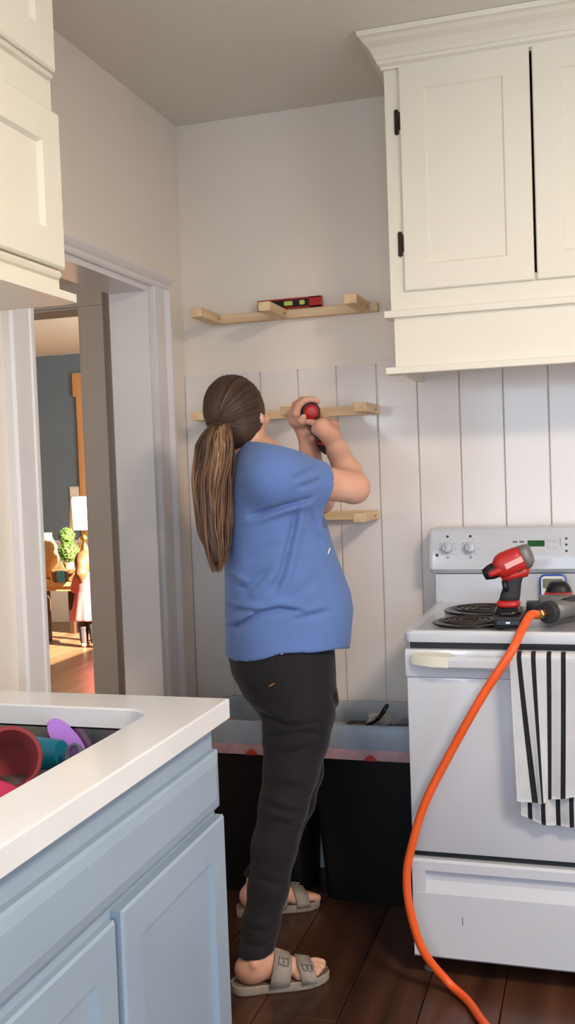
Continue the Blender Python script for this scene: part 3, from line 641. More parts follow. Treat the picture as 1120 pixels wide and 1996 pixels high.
nl = thing('nail_gun', 'grey and black pneumatic nail gun lying on the range, orange hose attached', 'nail gun', (-.06, 2.68, .917)); O = Vector(nl.location)
A, Bq = Vector((-.128, 2.585, .946)), Vector((.02, 2.80, .952)); ax = (Bq-A).normalized(); su = Vector((0, 0, 1)).cross(ax).normalized(); hv = Vector((0, 0, 1))
hd_ = G(O).lathe([(.010, 0), (.026, .001), (.0285, .006), (.0285, .022), (.024, .026)], A, ax, 24).build('end_cap', M_RUBBER, nl, 'auto')
body_loft(G(O), A, Bq, su, hv, [(.08, .024, .024, 0), (.35, .022, .022, 0), (.7, .021, .023, 0), (1, .024, .026, 0)], 2.2).build('handle', M_GREYTOOL, nl, True)
body_loft(G(O), A, Bq, su, hv, [(.30, .012, .010, .017), (.4, .016, .014, .014), (.8, .016, .014, .014), (.9, .012, .01, .017)], 2.2).build('grip_pad', M_RUBBER, nl, True)
G(O).box(-.155, .10, 2.79, 2.835, .917, .962, bev=.004, rot=Matrix.Rotation(.05, 3, 'Z')).build('magazine', M_GREYTOOL, nl, 'auto')
G(O).box(-.190, -.152, 2.775, 2.835, .917, .945, bev=.005, rot=Matrix.Rotation(.05, 3, 'Z')).build('magazine_latch', M_BLACK, nl, 'auto')
G(O).lathe([(.034, 0), (.038, .006), (.038, .085), (.030, .095), (.03, .10)], (.07, 2.76, .957), Vector((.3, 1, 0)), 24).build('cylinder_head', M_GREYTOOL, nl, 'auto')
G(O).tube([(-.05, 2.705, .945), (-.06, 2.735, .93), (-.03, 2.76, .93)], .005, 8).build('trigger', M_BLACK, nl, True)
cp = G(O); C0 = A+ax*.002; d = Vector((-.25, -.95, -.02)).normalized()
cp.lathe([(.0095, 0), (.0095, .010), (.0125, .011), (.0125, .024), (.0105, .026), (.0105, .034), (.012, .035), (.012, .042)], C0, -ax, 6); cp.build('brass_coupler', M_BRASS, nl)

nl.location.z += .0085; C0 = C0+Vector((0, 0, .0085))
hz = [C0-ax*.034, C0-ax*.062+Vector((-.001, 0, .002)), (-.183, 2.492, .922), (-.206, 2.440, .877), (-.279, 2.440, .765), (-.358, 2.455, .625), (-.427, 2.45, .491), (-.466, 2.445, .369), (-.477, 2.44, .301), (-.470, 2.435, .219), (-.4405, 2.44, .116), (-.384, 2.465, .030), (-.330, 2.42, .0125), (-.281, 2.33, .0115), (-.20, 2.2, .0115), (-.08, 2.02, .0115), (.1, 1.85, .0115), (.4, 1.7, .0115)]
ho = G(Vector((-.384, 2.465, 0))).tube(spline(hz, 8), .0108, 12).build('air_hose', M_HOSE, None, True); ho.location = (-.384, 2.465, 0)
tag(ho, 'orange air hose hanging from the nail gun in front of the oven door', 'hose')

bt2 = thing('tool_battery', 'red and black tool battery lying behind the nail gun', 'battery', (-.105, 2.875, .917)); O = Vector(bt2.location)
G(O).box(-.145, -.068, 2.85, 2.93, .923, .972, bev=.006).build('casing', M_RED, bt2, 'auto')
G(O).box(-.110, -.074, 2.8485, 2.852, .934, .964, bev=.002).build('side_label', mat('bright_red_label', (214, 44, 36), .4), bt2)
body_loft(G(O), (-.106, 2.89, .968), (-.106, 2.89, 1.0), (1, 0, 0), (0, 1, 0), [(0, .036, .036, 0), (.4, .034, .034, 0), (.9, .024, .026, 0), (1, .018, .02, 0)], 3).build('terminal_head', M_BLACK, bt2, 'auto')
G(O).box(-.147, -.066, 2.85, 2.93, .916, .926, bev=.004).build('base', M_BLACK, bt2, 'auto')

tm = thing('kitchen_timer', 'white digital kitchen timer with a blue frame on the range backguard', 'timer', (-.128, 3.08, .917)); O = Vector(tm.location)
def rr_xz(x0, x1, z0, z1, r, y): return [(p[0], y, p[1]) for p in rrect(x0, x1, z0, z1, r, 0, 6)]
M_BLUEF = mat('blue_plastic', (44, 84, 170), .4, .05); M_WHITEP = mat('white_plastic', (232, 230, 226), .4, .02); M_LCDG = mat('grey_lcd', (128, 132, 108), .3, .1)
M_SEG = mat('lcd_digits', (58, 62, 50), .4)
G(O).loft([rr_xz(-.168, -.089, .9168, .999, .016, 3.084), rr_xz(-.168, -.089, .9168, .999, .016, 3.072), rr_xz(-.164, -.093, .921, .995, .013, 3.070)]).build('blue_frame', M_BLUEF, tm)
fc = G(O).loft([rr_xz(-.1635, -.0935, .9215, .9945, .0125, 3.0705), rr_xz(-.1625, -.0945, .9225, .9935, .012, 3.067)]).build('white_face', M_WHITEP, tm)
G(O).loft([rr_xz(-.158, -.099, .958, .987, .003, 3.0675), rr_xz(-.158, -.099, .958, .987, .003, 3.066)]).build('screen', M_LCDG, fc)

# ------------------------------------------------------------------ living room furniture and child
tb = thing('console_table', 'tan wooden table with a shadowed underside in the living room', 'table', (-4.3, 7.42, 0)); O = Vector(tb.location)
G(O).box(-5.1, -3.78, 7.2, 7.72, .465, .50, bev=.004).build('table_top', M_TABLE, tb)
G(O).box(-5.06, -3.82, 7.225, 7.24, .425, .465).build('apron', M_TABLE, tb)
M_DKWOOD = wood('dark_table_leg', (70, 44, 30), (50, 30, 20), axis=2, rnd=.05)
for x in (-5.05, -4.40, -3.86):
    for y in (7.24, 7.66): G(O).box(x, x+.05, y, y+.05, 0, .425, bev=.003).build('leg', M_DKWOOD, tb)
lp = thing('table_lamp', 'table lamp with a white drum shade and gold base', 'lamp', (-4.16, 7.56, .50)); O = Vector(lp.location)
c = (-4.165, 7.56, .50); O2 = O
G(O).lathe([(.001, 0), (.07, 0), (.075, .015), (.06, .03), (.025, .06), (.03, .10), (.06, .16), (.065, .21), (.04, .27), (.02, .31), (.05, .335), (.02, .36), (.012, .40)], c).build('base', M_BRASS, lp, True)
G(O).lathe([(.115, .41), (.100, .69), (.097, .69), (.112, .41)], c, cap0=False, cap1=False, seg=32).build('shade', mat('white_linen_shade', (244, 236, 218), .8, .02, 30), lp, True)
tp = thing('topiary', 'green double ball topiary plant on the living room table', 'plant', (-4.176, 7.305, .50)); O = Vector(tp.location)
M_LEAF = mat('topiary_green', (92, 120, 52), .8, rgb2=(46, 72, 30), scale=60)
def leafball(g, c, r, n, seed):
    rg = random.Random(seed)
    for i in range(n):
        z = rg.uniform(-1, 1); a = rg.uniform(0, 2*PI); q = math.sqrt(1-z*z); d = Vector((q*math.cos(a), q*math.sin(a), z))
        t = d.orthogonal().normalized(); t.rotate(Matrix.Rotation(rg.uniform(0, 6.28), 3, d)); w = d.cross(t); p = Vector(c)+d*r*rg.uniform(.86, 1.0)
        l = r*.30; g.prism([p-t*l*.5, p+w*l*.25+d*l*.2, p+t*l*.6+d*l*.35, p-w*l*.25+d*l*.2], d*.0015)
g = G(O); bmesh.ops.create_icosphere(g.bm, subdivisions=3, radius=.060, matrix=Matrix.Translation(Vector((-4.18, 7.305, .871))-O)); leafball(g, (-4.18, 7.305, .871), .067, 260, 1); g.build('upper_ball', M_LEAF, tp)
g = G(O); bmesh.ops.create_icosphere(g.bm, subdivisions=3, radius=.076, matrix=Matrix.Translation(Vector((-4.172, 7.305, .744))-O)); leafball(g, (-4.172, 7.305, .744), .084, 300, 2); g.build('lower_ball', M_LEAF, tp)
G(O).tube([(-4.172, 7.305, .56), (-4.176, 7.305, .84)], .008, 8).build('stem', M_DKWOOD, tp)
G(O).lathe([(.001, 0), (.034, 0), (.042, .14), (.046, .14), (.046, .152), (.04, .152), (.036, .14)], (-4.172, 7.305, .501)).build('pot', M_TABLE, tp, 'auto')
bk = thing('storage_basket', 'brown woven basket with a rounded back on the living room table', 'basket', (-4.2, 7.23, .501)); O = Vector(bk.location)
M_WICK = mat('brown_wicker', (140, 100, 66), .8, .3, 40, bump=.5, bscale=120)
G(O).loft([rrect(-4.285+d, -4.03-d, 7.205+d, 7.252-d, .015, z) for d, z in ((.012, .501), (.0, .51), (-.004, .60), (.004, .603), (.01, .52))]).build('body', M_WICK, bk, 'auto')
G(O).prism([(-4.275+.1*k/12, 7.235, .60+.065*math.sin(PI*k/12)) for k in range(13)], (0, .012, 0)).build('handle', M_WICK, bk)
bx = G(Vector((-4.19, 7.21, .501))).box(-4.222, -4.155, 7.183, 7.199, .501, .592, bev=.004).build('small_box', mat('teal_card', (70, 150, 165), .6)); bx.location = (-4.19, 7.21, .501); tag(bx, 'small teal box leaning on the basket in the living room', 'box')
vs = thing('vase', 'tall tan vase at the left end of the living room table', 'vase', (-4.46, 7.45, .501)); O = Vector(vs.location)
G(O).lathe([(.001, 0), (.05, 0), (.085, .08), (.10, .18), (.085, .28), (.05, .35), (.045, .38), (.052, .39), (.042, .39), (.036, .35), (.03, .2)], (-4.46, 7.45, .501), cap0=False).build('body', M_TABLE, vs, True)
pf = thing('picture_frame', 'small white picture frame on the wall beside the lamp', 'picture', (-4.63, YF, 1.13)); O = Vector(pf.location)
G(O).box(-4.69, -4.59, YF-.02, YF, 1.06, 1.27, bev=.004).build('frame', M_WHITEP, pf)
G(O).box(-4.675, -4.605, YF-.0215, YF-.018, 1.08, 1.25).build('print', M_CREAMWALL, pf)

# ------------------------------------------------------------------ signed-distance modelling for people
class Field:
    def __init__(s, lo, hi, h):
        s.lo = np.array(lo, np.float32); s.h = h; s.n = np.ceil((np.array(hi)-np.array(lo))/h).astype(int)+1
        s.F = np.full(s.n, 0.5, np.float32)
        s.ax = [s.lo[i]+h*np.arange(s.n[i], dtype=np.float32) for i in range(3)]
    def sub(s, lo, hi):
        a = np.clip(np.floor((np.array(lo)-s.lo)/s.h).astype(int), 0, s.n-1); b = np.clip(np.ceil((np.array(hi)-s.lo)/s.h).astype(int)+1, 1, s.n)
        sl = tuple(slice(a[i], b[i]) for i in range(3))
        return sl, s.ax[0][sl[0]][:, None, None], s.ax[1][sl[1]][None, :, None], s.ax[2][sl[2]][None, None, :]
    def put(s, sl, d, k):
        f = s.F[sl]
        if k <= 0: s.F[sl] = np.minimum(f, d); return
        hh = np.clip(0.5+0.5*(f-d)/k, 0, 1); s.F[sl] = f*(1-hh)+d*hh-k*hh*(1-hh)
    def cone(s, a, b, ra, rb, k=0.01):
        a, b = np.array(a, float), np.array(b, float); m = max(ra, rb)+k+3*s.h
        sl, X, Y, Z = s.sub(np.minimum(a, b)-m, np.maximum(a, b)+m); e = b-a; L2 = max(e@e, 1e-9)
        t = np.clip(((X-a[0])*e[0]+(Y-a[1])*e[1]+(Z-a[2])*e[2])/L2, 0, 1)
        d = np.sqrt((X-a[0]-t*e[0])**2+(Y-a[1]-t*e[1])**2+(Z-a[2]-t*e[2])**2)-(ra+t*(rb-ra))
        s.put(sl, d, k); return s
    def chain(s, pts, rs, k=0.01):
        for i in range(len(pts)-1): s.cone(pts[i], pts[i+1], rs[i], rs[i+1], k)
        return s
    def ell(s, c, r, axes=None, k=0.01, op='add'):
        c = np.array(c, float); A = np.eye(3) if axes is None else np.array([list(v) for v in axes], float); m = max(r)+k+3*s.h
        sl, X, Y, Z = s.sub(c-m, c+m); q = [((X-c[0])*A[i][0]+(Y-c[1])*A[i][1]+(Z-c[2])*A[i][2]) for i in range(3)]
        k0 = np.sqrt(sum((q[i]/r[i])**2 for i in range(3))); k1 = np.sqrt(sum((q[i]/r[i]**2)**2 for i in range(3)))+1e-6
        d = k0*(k0-1)/k1
        if op == 'add': s.put(sl, d, k)
        else: s.F[sl] = np.maximum(s.F[sl], -d)
        return s
    def func(s, lo, hi, fn, k=0.0):
        sl, X, Y, Z = s.sub(lo, hi); s.put(sl, fn(X, Y, Z), k); return s
    def mod(s, lo, hi, fn):
        sl, X, Y, Z = s.sub(lo, hi); s.F[sl] = fn(s.F[sl], X, Y, Z); return s
    def mesh(s, name, smooth_it=1):
        F = s.F; n = F.shape; neg = F < 0
        cs = tuple(k-1 for k in n); S = np.zeros(cs+(3,), np.float32); Cn = np.zeros(cs, np.float32)
        def cell(dx, dy, dz): return (slice(dx, n[0]-1+dx), slice(dy, n[1]-1+dy), slice(dz, n[2]-1+dz))
        corners = [(i, j, k) for i in (0, 1) for j in (0, 1) for k in (0, 1)]
        cnt = sum(neg[cell(*c)].astype(np.int8) for c in corners); act = (cnt > 0) & (cnt < 8)
        I = np.argwhere(act); idx = np.full(cs, -1, np.int64); idx[act] = np.arange(len(I))
        P = np.zeros((len(I), 3)); C = np.zeros(len(I))
        val = {c: F[I[:, 0]+c[0], I[:, 1]+c[1], I[:, 2]+c[2]] for c in corners}
        for c in corners:
            for a in range(3):
                if c[a]: continue
                d = list(c); d[a] = 1; d = tuple(d); f0, f1 = val[c], val[d]; m = (f0 < 0) != (f1 < 0)
                t = np.where(m, f0/np.where(m, f0-f1, 1), 0); p = np.tile(np.array(c, float), (len(I), 1)); p[:, a] += t
                P[m] += p[m]; C[m] += 1
        V = (I+P/C[:, None])*s.h+s.lo
        Q = []
        for a in range(3):
            b, c = (a+1) % 3, (a+2) % 3
            lo = [slice(1, n[i]-1) for i in range(3)]; lo[a] = slice(0, n[a]-1); hi = list(lo); hi[a] = slice(1, n[a])
            n0, n1 = neg[tuple(lo)], neg[tuple(hi)]; E = np.argwhere(n0 != n1); 
            if not len(E): continue
            flip = n0[E[:, 0], E[:, 1], E[:, 2]]; base = E+np.array([lo[i].start for i in range(3)])
            def at(db, dc):
                q = base.copy(); q[:, b] -= db; q[:, c] -= dc; return idx[q[:, 0], q[:, 1], q[:, 2]]
            q = np.stack([at(1, 1), at(0, 1), at(0, 0), at(1, 0)], 1); q[~flip] = q[~flip][:, ::-1]; Q.append(q)
        Q = np.concatenate(Q)
        for _ in range(smooth_it):           # light umbrella smoothing
            A = np.zeros_like(V); N = np.zeros(len(V))
            for i in range(4):
                u, w = Q[:, i], Q[:, (i+1) % 4]
                np.add.at(A, u, V[w]); np.add.at(N, u, 1); np.add.at(A, w, V[u]); np.add.at(N, w, 1)
            V = V*0.45+0.55*A/np.maximum(N, 1)[:, None]
        me = bpy.data.meshes.new(name); me.vertices.add(len(V)); me.vertices.foreach_set('co', V.astype(np.float32).ravel())
        me.loops.add(len(Q)*4); me.loops.foreach_set('vertex_index', Q.astype(np.int32).ravel())
        me.polygons.add(len(Q)); me.polygons.foreach_set('loop_start', np.arange(0, len(Q)*4, 4, dtype=np.int32))
        try: me.polygons.foreach_set('loop_total', np.full(len(Q), 4, np.int32))
        except Exception: pass
        me.update(calc_edges=True); me.validate(); return me
def part(name, me, m, parent):
    o = link(name, me, m, parent, smooth=True); o.location = -Vector(parent.matrix_basis.translation); return o

# toddler in the pink dress (seen between the door jambs)
ch = thing('person', 'small child in a pink dress and dark leggings standing by the living room table', 'person', (-3.87, 7.03, 0))
f = Field((-4.1, 6.85, 0), (-3.62, 7.25, .80), .008)
cx, cy = -3.865, 7.03
f.ell((cx, cy, .675), (.075, .085, .09)).cone((cx, cy, .56), (cx, cy, .62), .035, .03, .02).ell((cx, cy, .47), (.085, .07, .12), k=.02).ell((cx, cy, .33), (.085, .075, .08), k=.03)
for s in (-1, 1):
    f.chain([(cx+s*.04, cy, .32), (cx+s*.045, cy, .17), (cx+s*.045, cy, .035)], [.045, .035, .025], .015).ell((cx+s*.045, cy+.02, .022), (.026, .055, .022), k=.01)
    f.chain([(cx+s*.085, cy, .545), (cx+s*.115, cy+.03, .46), (cx+s*.085, cy+.10, .42)], [.03, .025, .018], .015)
    for q in range(4): f.cone((cx+s*.085, cy+.10, .42), (cx+s*(.075+.008*q), cy+.135, .425-.004*q), .009, .006, .004)
    f.cone((cx+s*.085, cy+.10, .42), (cx+s*.066, cy+.115, .43), .009, .006, .004)
    f.ell((cx+s*.074, cy+.005, .665), (.012, .018, .024), k=.006)
f.ell((cx, cy+.088, .665), (.012, .014, .014), k=.01).ell((cx, cy+.08, .635), (.022, .01, .007), k=.005)
part('body', f.mesh('body'), M_SKIN, ch)
f = Field((-4.12, 6.85, .15), (-3.60, 7.22, .62), .008)
f.func((-4.12, 6.85, .15), (-3.60, 7.22, .62), lambda X, Y, Z: np.maximum(np.maximum(np.sqrt((X-cx)**2+((Y-cy)*1.15)**2)-(.088+.055*np.clip((.45-Z)/.23, 0, 1)**.8+.006*np.sin(9*np.arctan2(Y-cy, X-cx))*np.clip((.45-Z)/.23, 0, 1)), .222-Z), Z-.57)*.7)
for s in (-1, 1): f.chain([(cx+s*.075, cy, .55), (cx+s*.115, cy+.02, .47)], [.042, .042], .015)
part('dress', f.mesh('dress'), mat('pink_cotton', (214, 104, 106), .85, .05, 20), ch)
f = Field((-4.05, 6.9, .03), (-3.68, 7.2, .36), .007)
for s in (-1, 1): f.chain([(cx+s*.04, cy, .32), (cx+s*.045, cy, .17), (cx+s*.045, cy, .05)], [.05, .041, .031], .01)
part('leggings', f.mesh('leggings'), mat('dark_leggings', (66, 60, 62), .9), ch)
f = Field((-4.0, 6.88, .52), (-3.72, 7.15, .80), .006)
f.ell((cx, cy-.012, .685), (.084, .086, .092)); f.mod((-4.0, 6.88, .52), (-3.72, 7.15, .8), lambda F, X, Y, Z: np.maximum(F, (Y-cy)*.8-(Z-.66)*.7-.02))
f.chain([(cx, cy-.075, .68), (cx, cy-.08, .60), (cx, cy-.07, .54)], [.04, .045, .02], .02)
part('hair', f.mesh('hair'), mat('light_brown_hair', (120, 80, 52), .6, .2, 40), ch)
# ------------------------------------------------------------------ the woman working at the wall
TH = math.radians(30); EF = Vector((math.cos(TH), math.sin(TH), 0)); EL = Vector((-math.sin(TH), math.cos(TH), 0)); BO = Vector((-.9, 2.6, 0))
def bp(s, t, z): return BO+EF*s+EL*t+Vector((0, 0, z))
def st_(X, Y): return (X-BO.x)*EF.x+(Y-BO.y)*EF.y, (X-BO.x)*EL.x+(Y-BO.y)*EL.y
wm = thing('person', 'woman in a blue t-shirt and black jeans drilling at the shelf frame', 'person', (-.9, 2.6, 0))
TZ = np.array([.78, .83, .88, .95, 1.00, 1.07, 1.14, 1.22, 1.30, 1.36, 1.40, 1.43, 1.46])
TB = np.array([-.092, -.094, -.093, -.092, -.090, -.088, -.086, -.082, -.076, -.060, -.036, -.010, .000])
TF = np.array([.235, .246, .253, .262, .255, .230, .206, .188, .168, .135, .100, .066, .040])
TW = np.array([.182, .184, .184, .182, .178, .174, .174, .180, .188, .172, .120, .070, .045])
def torso(sh, p=2.25):
    def fn(X, Y, Z):
        s, t = st_(X, Y); zb = np.interp(Z, TZ, TB); zf = np.interp(Z, TZ, TF); w = np.interp(Z, TZ, TW)-sh
        sc = (zb+zf)/2; a = (zf-zb)/2-sh
        q = (np.abs((s-sc)/a)**p+np.abs(t/w)**p)**(1/p)
        return (q-1)*np.minimum(a, w)*.92
    return fn
R_SH, R_EL, R_WR = Vector((-.800, 2.475, 1.325)), Vector((-.636, 2.675, 1.285)), Vector((-.738, 2.845, 1.432))
L_SH, L_EL, L_WR = Vector((-.955, 2.755, 1.325)), Vector((-.800, 2.925, 1.245)), Vector((-.838, 2.915, 1.452))
# --- drill frame (rear of the tool, axis towards the wall)
DO = Vector((-.800, 2.86, 1.510)); DD = Vector((-.466, .878, .084)).normalized(); DR = DD.cross(Vector((0, 0, 1))).normalized(); DU = DR.cross(DD)
def dp_(a, phi, r): p = math.radians(phi); return DO+DD*a+DR*math.cos(p)*r+DU*math.sin(p)*r
H0, H1 = DO+DD*.045, Vector((-.738, 2.895, 1.380))
def hp(f, r=0, d=0): return H0.lerp(H1, f)+DR*r+DD*d
# --- head frame
HC = Vector((-.934, 2.582, 1.497)); HU = Vector((-.17, -.05, 1)).normalized(); HF = Vector((math.cos(math.radians(82)), math.sin(math.radians(82)), -.02)); HF = (HF-HU*HF.dot(HU)).normalized(); HL = HU.cross(HF)
def hd3(f, l, u): return HC+HF*f+HL*l+HU*u
HAX = (HF, HL, HU)
# --- legs
R_LEG = [bp(.078, -.082, .80), bp(.082, -.095, .70), bp(.068, -.105, .614), bp(.048, -.125, .538), bp(.019, -.145, .450), bp(-.014, -.165, .350), bp(-.037, -.18, .249), bp(-.062, -.19, .161), bp(-.080, -.203, .092), bp(-.086, -.209, .04)]
R_RAD = [.100, .098, .086, .073, .063, .058, .051, .046, .0430, .0430]
L_LEG = [bp(.078, .085, .80), bp(.098, .093, .70), bp(.124, .102, .553), bp(.130, .120, .455), bp(.116, .145, .358), bp(.080, .175, .243), bp(.038, .198, .165), bp(.006, .215, .105), bp(-.006, .222, .05)]
L_RAD = [.100, .097, .076, .064, .057, .049, .044, .0425, .0425]
UF = Vector((math.cos(math.radians(29)), math.sin(math.radians(29)), 0)); VF = Vector((-UF.y, UF.x, 0))
HEEL = {'R': Vector((-.916, 2.350, 0)), 'L': Vector((-1.055, 2.772, 0))}
UL = Vector((math.cos(math.radians(32)), math.sin(math.radians(32)), 0)); VL = Vector((-UL.y, UL.x, 0))
def ft(side, x, y, z):
    u, v = (UF, VF) if side == 'R' else (UL, VL); m = 1 if side == 'R' else -1
    return HEEL[side]+u*x+v*y*m+Vector((0, 0, z))

lo, hi = (-1.26, 2.20, 0.0), (-.50, 3.06, 1.64)
f = Field(lo, hi, .0048)
f.func((-1.25, 2.3, .78), (-.55, 2.9, 1.46), lambda X, Y, Z: np.maximum(np.maximum(torso(.016)(X, Y, Z), .885-Z), Z-1.43), .0)
for L, Rr, an in ((R_LEG, R_RAD, ('R', .055, 0, .085)), (L_LEG, L_RAD, ('L', .055, 0, .085))):
    f.chain(L[:-1], [r-.010 for r in Rr[:-1]], .02); f.cone(L[-2], ft(*an), Rr[-1]-.013, .027, .008)
f.ell(bp(.06, 0, .82), (.12, .15, .11), (EF, EL, (0, 0, 1)), .03)
# neck, head, face
f.cone(bp(.005, 0, 1.38), hd3(-.018, 0, -.055), .056, .050, .025)
f.ell(hd3(-.008, 0, .008), (.090, .069, .092), HAX, .01).ell(hd3(.022, 0, -.045), (.062, .054, .062), HAX, .02).ell(hd3(.055, 0, -.088), (.026, .026, .020), HAX, .02)
f.cone(hd3(.086, 0, .005), hd3(.104, 0, -.028), .008, .012, .012).ell(hd3(.098, .010, -.032), (.009, .008, .007), HAX, .006).ell(hd3(.098, -.010, -.032), (.009, .008, .007), HAX, .006)
f.ell(hd3(.084, 0, -.058), (.010, .022, .005), HAX, .006).ell(hd3(.082, 0, -.068), (.010, .019, .006), HAX, .006)
for s in (-1, 1):
    f.ell(hd3(.080, s*.031, .018), (.012, .020, .006), HAX, .008); f.ell(hd3(.088, s*.031, .002), (.008, .014, .008), HAX, .0, 'sub')
    f.ell(hd3(.066, s*.044, -.025), (.018, .018, .016), HAX, .015)
    f.ell(hd3(-.006, s*.071, -.012), (.018, .007, .030), HAX, .006); f.ell(hd3(.000, s*.080, -.010), (.009, .006, .016), HAX, .0, 'sub')
# arms
f.chain([bp(.03, -.10, 1.345), R_SH, R_SH.lerp(R_EL, .5), R_EL], [.05, .052, .0475, .043], .02)
f.chain([R_EL, R_EL.lerp(R_WR, .3), R_EL.lerp(R_WR, .7), R_WR], [.043, .040, .031, .0255], .014)
f.chain([bp(.03, .10, 1.345), L_SH, L_SH.lerp(L_EL, .5), L_EL], [.05, .05, .044, .04], .02)
f.chain([L_EL, L_EL.lerp(L_WR, .3), L_EL.lerp(L_WR, .7), L_WR], [.04, .038, .030, .025], .014)
# right hand around the drill handle: palm, four fingers round the front, thumb across the back
kn = [hp(.12, .035, .012), hp(.27, .036, .012), hp(.42, .035, .010), hp(.56, .033, .006)]
f.cone(R_WR, hp(.35, .037, -.020), .025, .021, .012)
f.cone(R_WR, Vector((-.764, 2.844, 1.466)), .026, .025, .012).cone(R_WR, Vector((-.784, 2.852, 1.458)), .022, .018, .012)
for p in kn: f.cone(hp(.35, .036, -.018), p, .019, .0125, .008)
for i, p in enumerate(kn):
    a = (.12, .27, .42, .56)[i]; l = (.95, 1.05, 1.0, .8)[i]
    f.chain([p, hp(a+.02, .026, .036*l), hp(a+.05, -.006, .040*l), hp(a+.05, -.031, .026*l), hp(a+.05, -.036, .006)], [.0115, .0105, .0098, .009, .0078], .0035)
f.chain([hp(.48, .034, -.024), hp(.36, .024, -.036), hp(.27, .000, -.038), hp(.22, -.026, -.026)], [.016, .0135, .0115, .0095], .006)
# left hand over the top of the drill
f.cone(L_WR, dp_(.050, 205, .046), .025, .021, .012)
for i, a in enumerate((.012, .031, .050, .068)):
    f.cone(dp_(.048, 212, .047), dp_(a+.004, 182, .044), .018, .0125, .008)
    e = (58, 48, 50, 66)[i]
    f.chain([dp_(a+.004, 182, .044), dp_(a, 148, .0425), dp_(a-.002, 112, .0395), dp_(a-.003, 80, .0385), dp_(a-.004, e, .0375)], [.0115, .0108, .0100, .0092, .0078], .0035)
f.chain([dp_(.045, 222, .046), dp_(.020, 228, .044), dp_(.000, 218, .040), dp_(-.010, 205, .030)], [.0155, .013, .0115, .0095], .006)
# feet
for sd in 'RL':
    b = .021
    f.ell(ft(sd, .038, 0, b+.032), (.040, .031, .036), None, .01).cone(ft(sd, .055, 0, b+.040), ft(sd, .056, 0, b+.085), .033, .027, .012)
    f.chain([ft(sd, .055, .002, b+.042), ft(sd, .105, .006, b+.036), ft(sd, .165, .006, b+.018)], [.036, .033, .022], .02)
    f.cone(ft(sd, .17, .026, b+.016), ft(sd, .165, -.024, b+.012), .019, .015, .015)
    f.ell(ft(sd, .053, .030, b+.070), (.013, .013, .014), None, .008).ell(ft(sd, .047, -.030, b+.060), (.013, .013, .014), None, .008)
    for (y0, y1, x1, r) in ((.028, .026, .236, .0125), (.010, .008, .232, .0092), (-.006, -.008, .223, .0086), (-.019, -.022, .212, .0082), (-.030, -.034, .199, .0080)):
        f.chain([ft(sd, .178, y0, b+.014), ft(sd, x1-.018, y1, b+.014), ft(sd, x1, y1, b+.009)], [r*1.08, r*1.03, r], .003)
body_me = f.mesh('body', 1)
part('body', body_me, M_SKIN, wm)
# toenails and eyes
M_NAIL = mat('nail', (236, 200, 184), .35); M_EYE = mat('eye_white', (235, 232, 228), .2); M_IRIS = mat('iris_brown', (70, 48, 34), .2)
bodyo = [c for c in wm.children if c.name.startswith('body')][0]
for s in (-1, 1):
    bm = bmesh.new(); bmesh.ops.create_uvsphere(bm, u_segments=14, v_segments=10, radius=.0105); bmesh.ops.translate(bm, verts=bm.verts[:], vec=hd3(.0755, s*.031, .002)-bodyo.location*0)
    e = fin('eye', bm, M_EYE, bodyo, True)
    bm = bmesh.new(); bmesh.ops.create_uvsphere(bm, u_segments=12, v_segments=8, radius=.0055); bmesh.ops.translate(bm, verts=bm.verts[:], vec=hd3(.0812, s*.031, .001))
    fin('iris', bm, M_IRIS, bodyo, True)

# --- shirt
CRE = [([(.112, 1.263), (.038, 1.248), (-.039, 1.222)], .0075, .007), ([(.076, 1.242), (.067, 1.19), (.035, 1.075), (.009, 1.026)], .0065, .008), ([(.115, 1.223), (.149, 1.136)], .004, .008),
       ([(-.003, 1.079), (-.06, 1.017)], .0055, .008), ([(-.096, .912), (-.025, .968), (.021, .978), (.079, .968)], .0075, .007), ([(.054, .949), (.149, .963)], .0045, .008), ([(-.1, .973), (-.032, .972)], .005, .006),
       ([(-.099, 1.06), (-.06, 1.035)], .005, .007), ([(.058, 1.315), (.129, 1.339)], .004, .009), ([(.071, 1.294), (.144, 1.311)], .004, .008), ([(.02, 1.15), (-.05, 1.10)], .003, .010), ([(.12, 1.05), (.05, 1.0)], .003, .010)]
def creases(cre, tmax=.02, gain=1.45):
    def fn(F, X, Y, Z):
        s, t = st_(X, Y); s = s+0*Z; Zb = Z+0*s; out = np.zeros(np.broadcast(s, Zb).shape, np.float32); side = np.clip((tmax-t)/.05, 0, 1)
        for pts, A, w in cre:
            dmin = np.full(out.shape, 9.0, np.float32); sg = np.zeros_like(dmin); al = np.zeros_like(dmin); n = len(pts)-1
            for i in range(n):
                (a0, a1), (b0, b1) = pts[i], pts[i+1]; e0, e1 = b0-a0, b1-a1; L2 = e0*e0+e1*e1
                q = np.clip(((s-a0)*e0+(Zb-a1)*e1)/L2, 0, 1); ds, dz = s-a0-q*e0, Zb-a1-q*e1; d = np.sqrt(ds*ds+dz*dz); m = d < dmin
                sg = np.where(m, np.sign(e0*dz-e1*ds)*d, sg); al = np.where(m, (i+q)/n, al); dmin = np.where(m, d, dmin)
            fade = np.clip(np.minimum(al, 1-al)*5+.35, 0, 1)
            fall = np.exp(-(np.maximum(dmin-np.abs(sg), 0)/w)**2)
            out += A*fade*(np.exp(-(dmin/w)**2)-.6*np.exp(-((sg-2.0*w)/(1.5*w))**2)*np.exp(-((dmin-np.abs(sg))/w)**2))
        return F+out*side*gain
    return fn
SL_AX = (R_EL-R_SH).normalized()
LL_AX = (L_EL-L_SH).normalized()
f = Field((-1.16, 2.26, .80), (-.55, 3.0, 1.47), .0045)
f.func((-1.16, 2.26, .80), (-.55, 3.0, 1.47), lambda X, Y, Z: np.maximum(torso(0)(X, Y, Z), Z-1.425), 0)
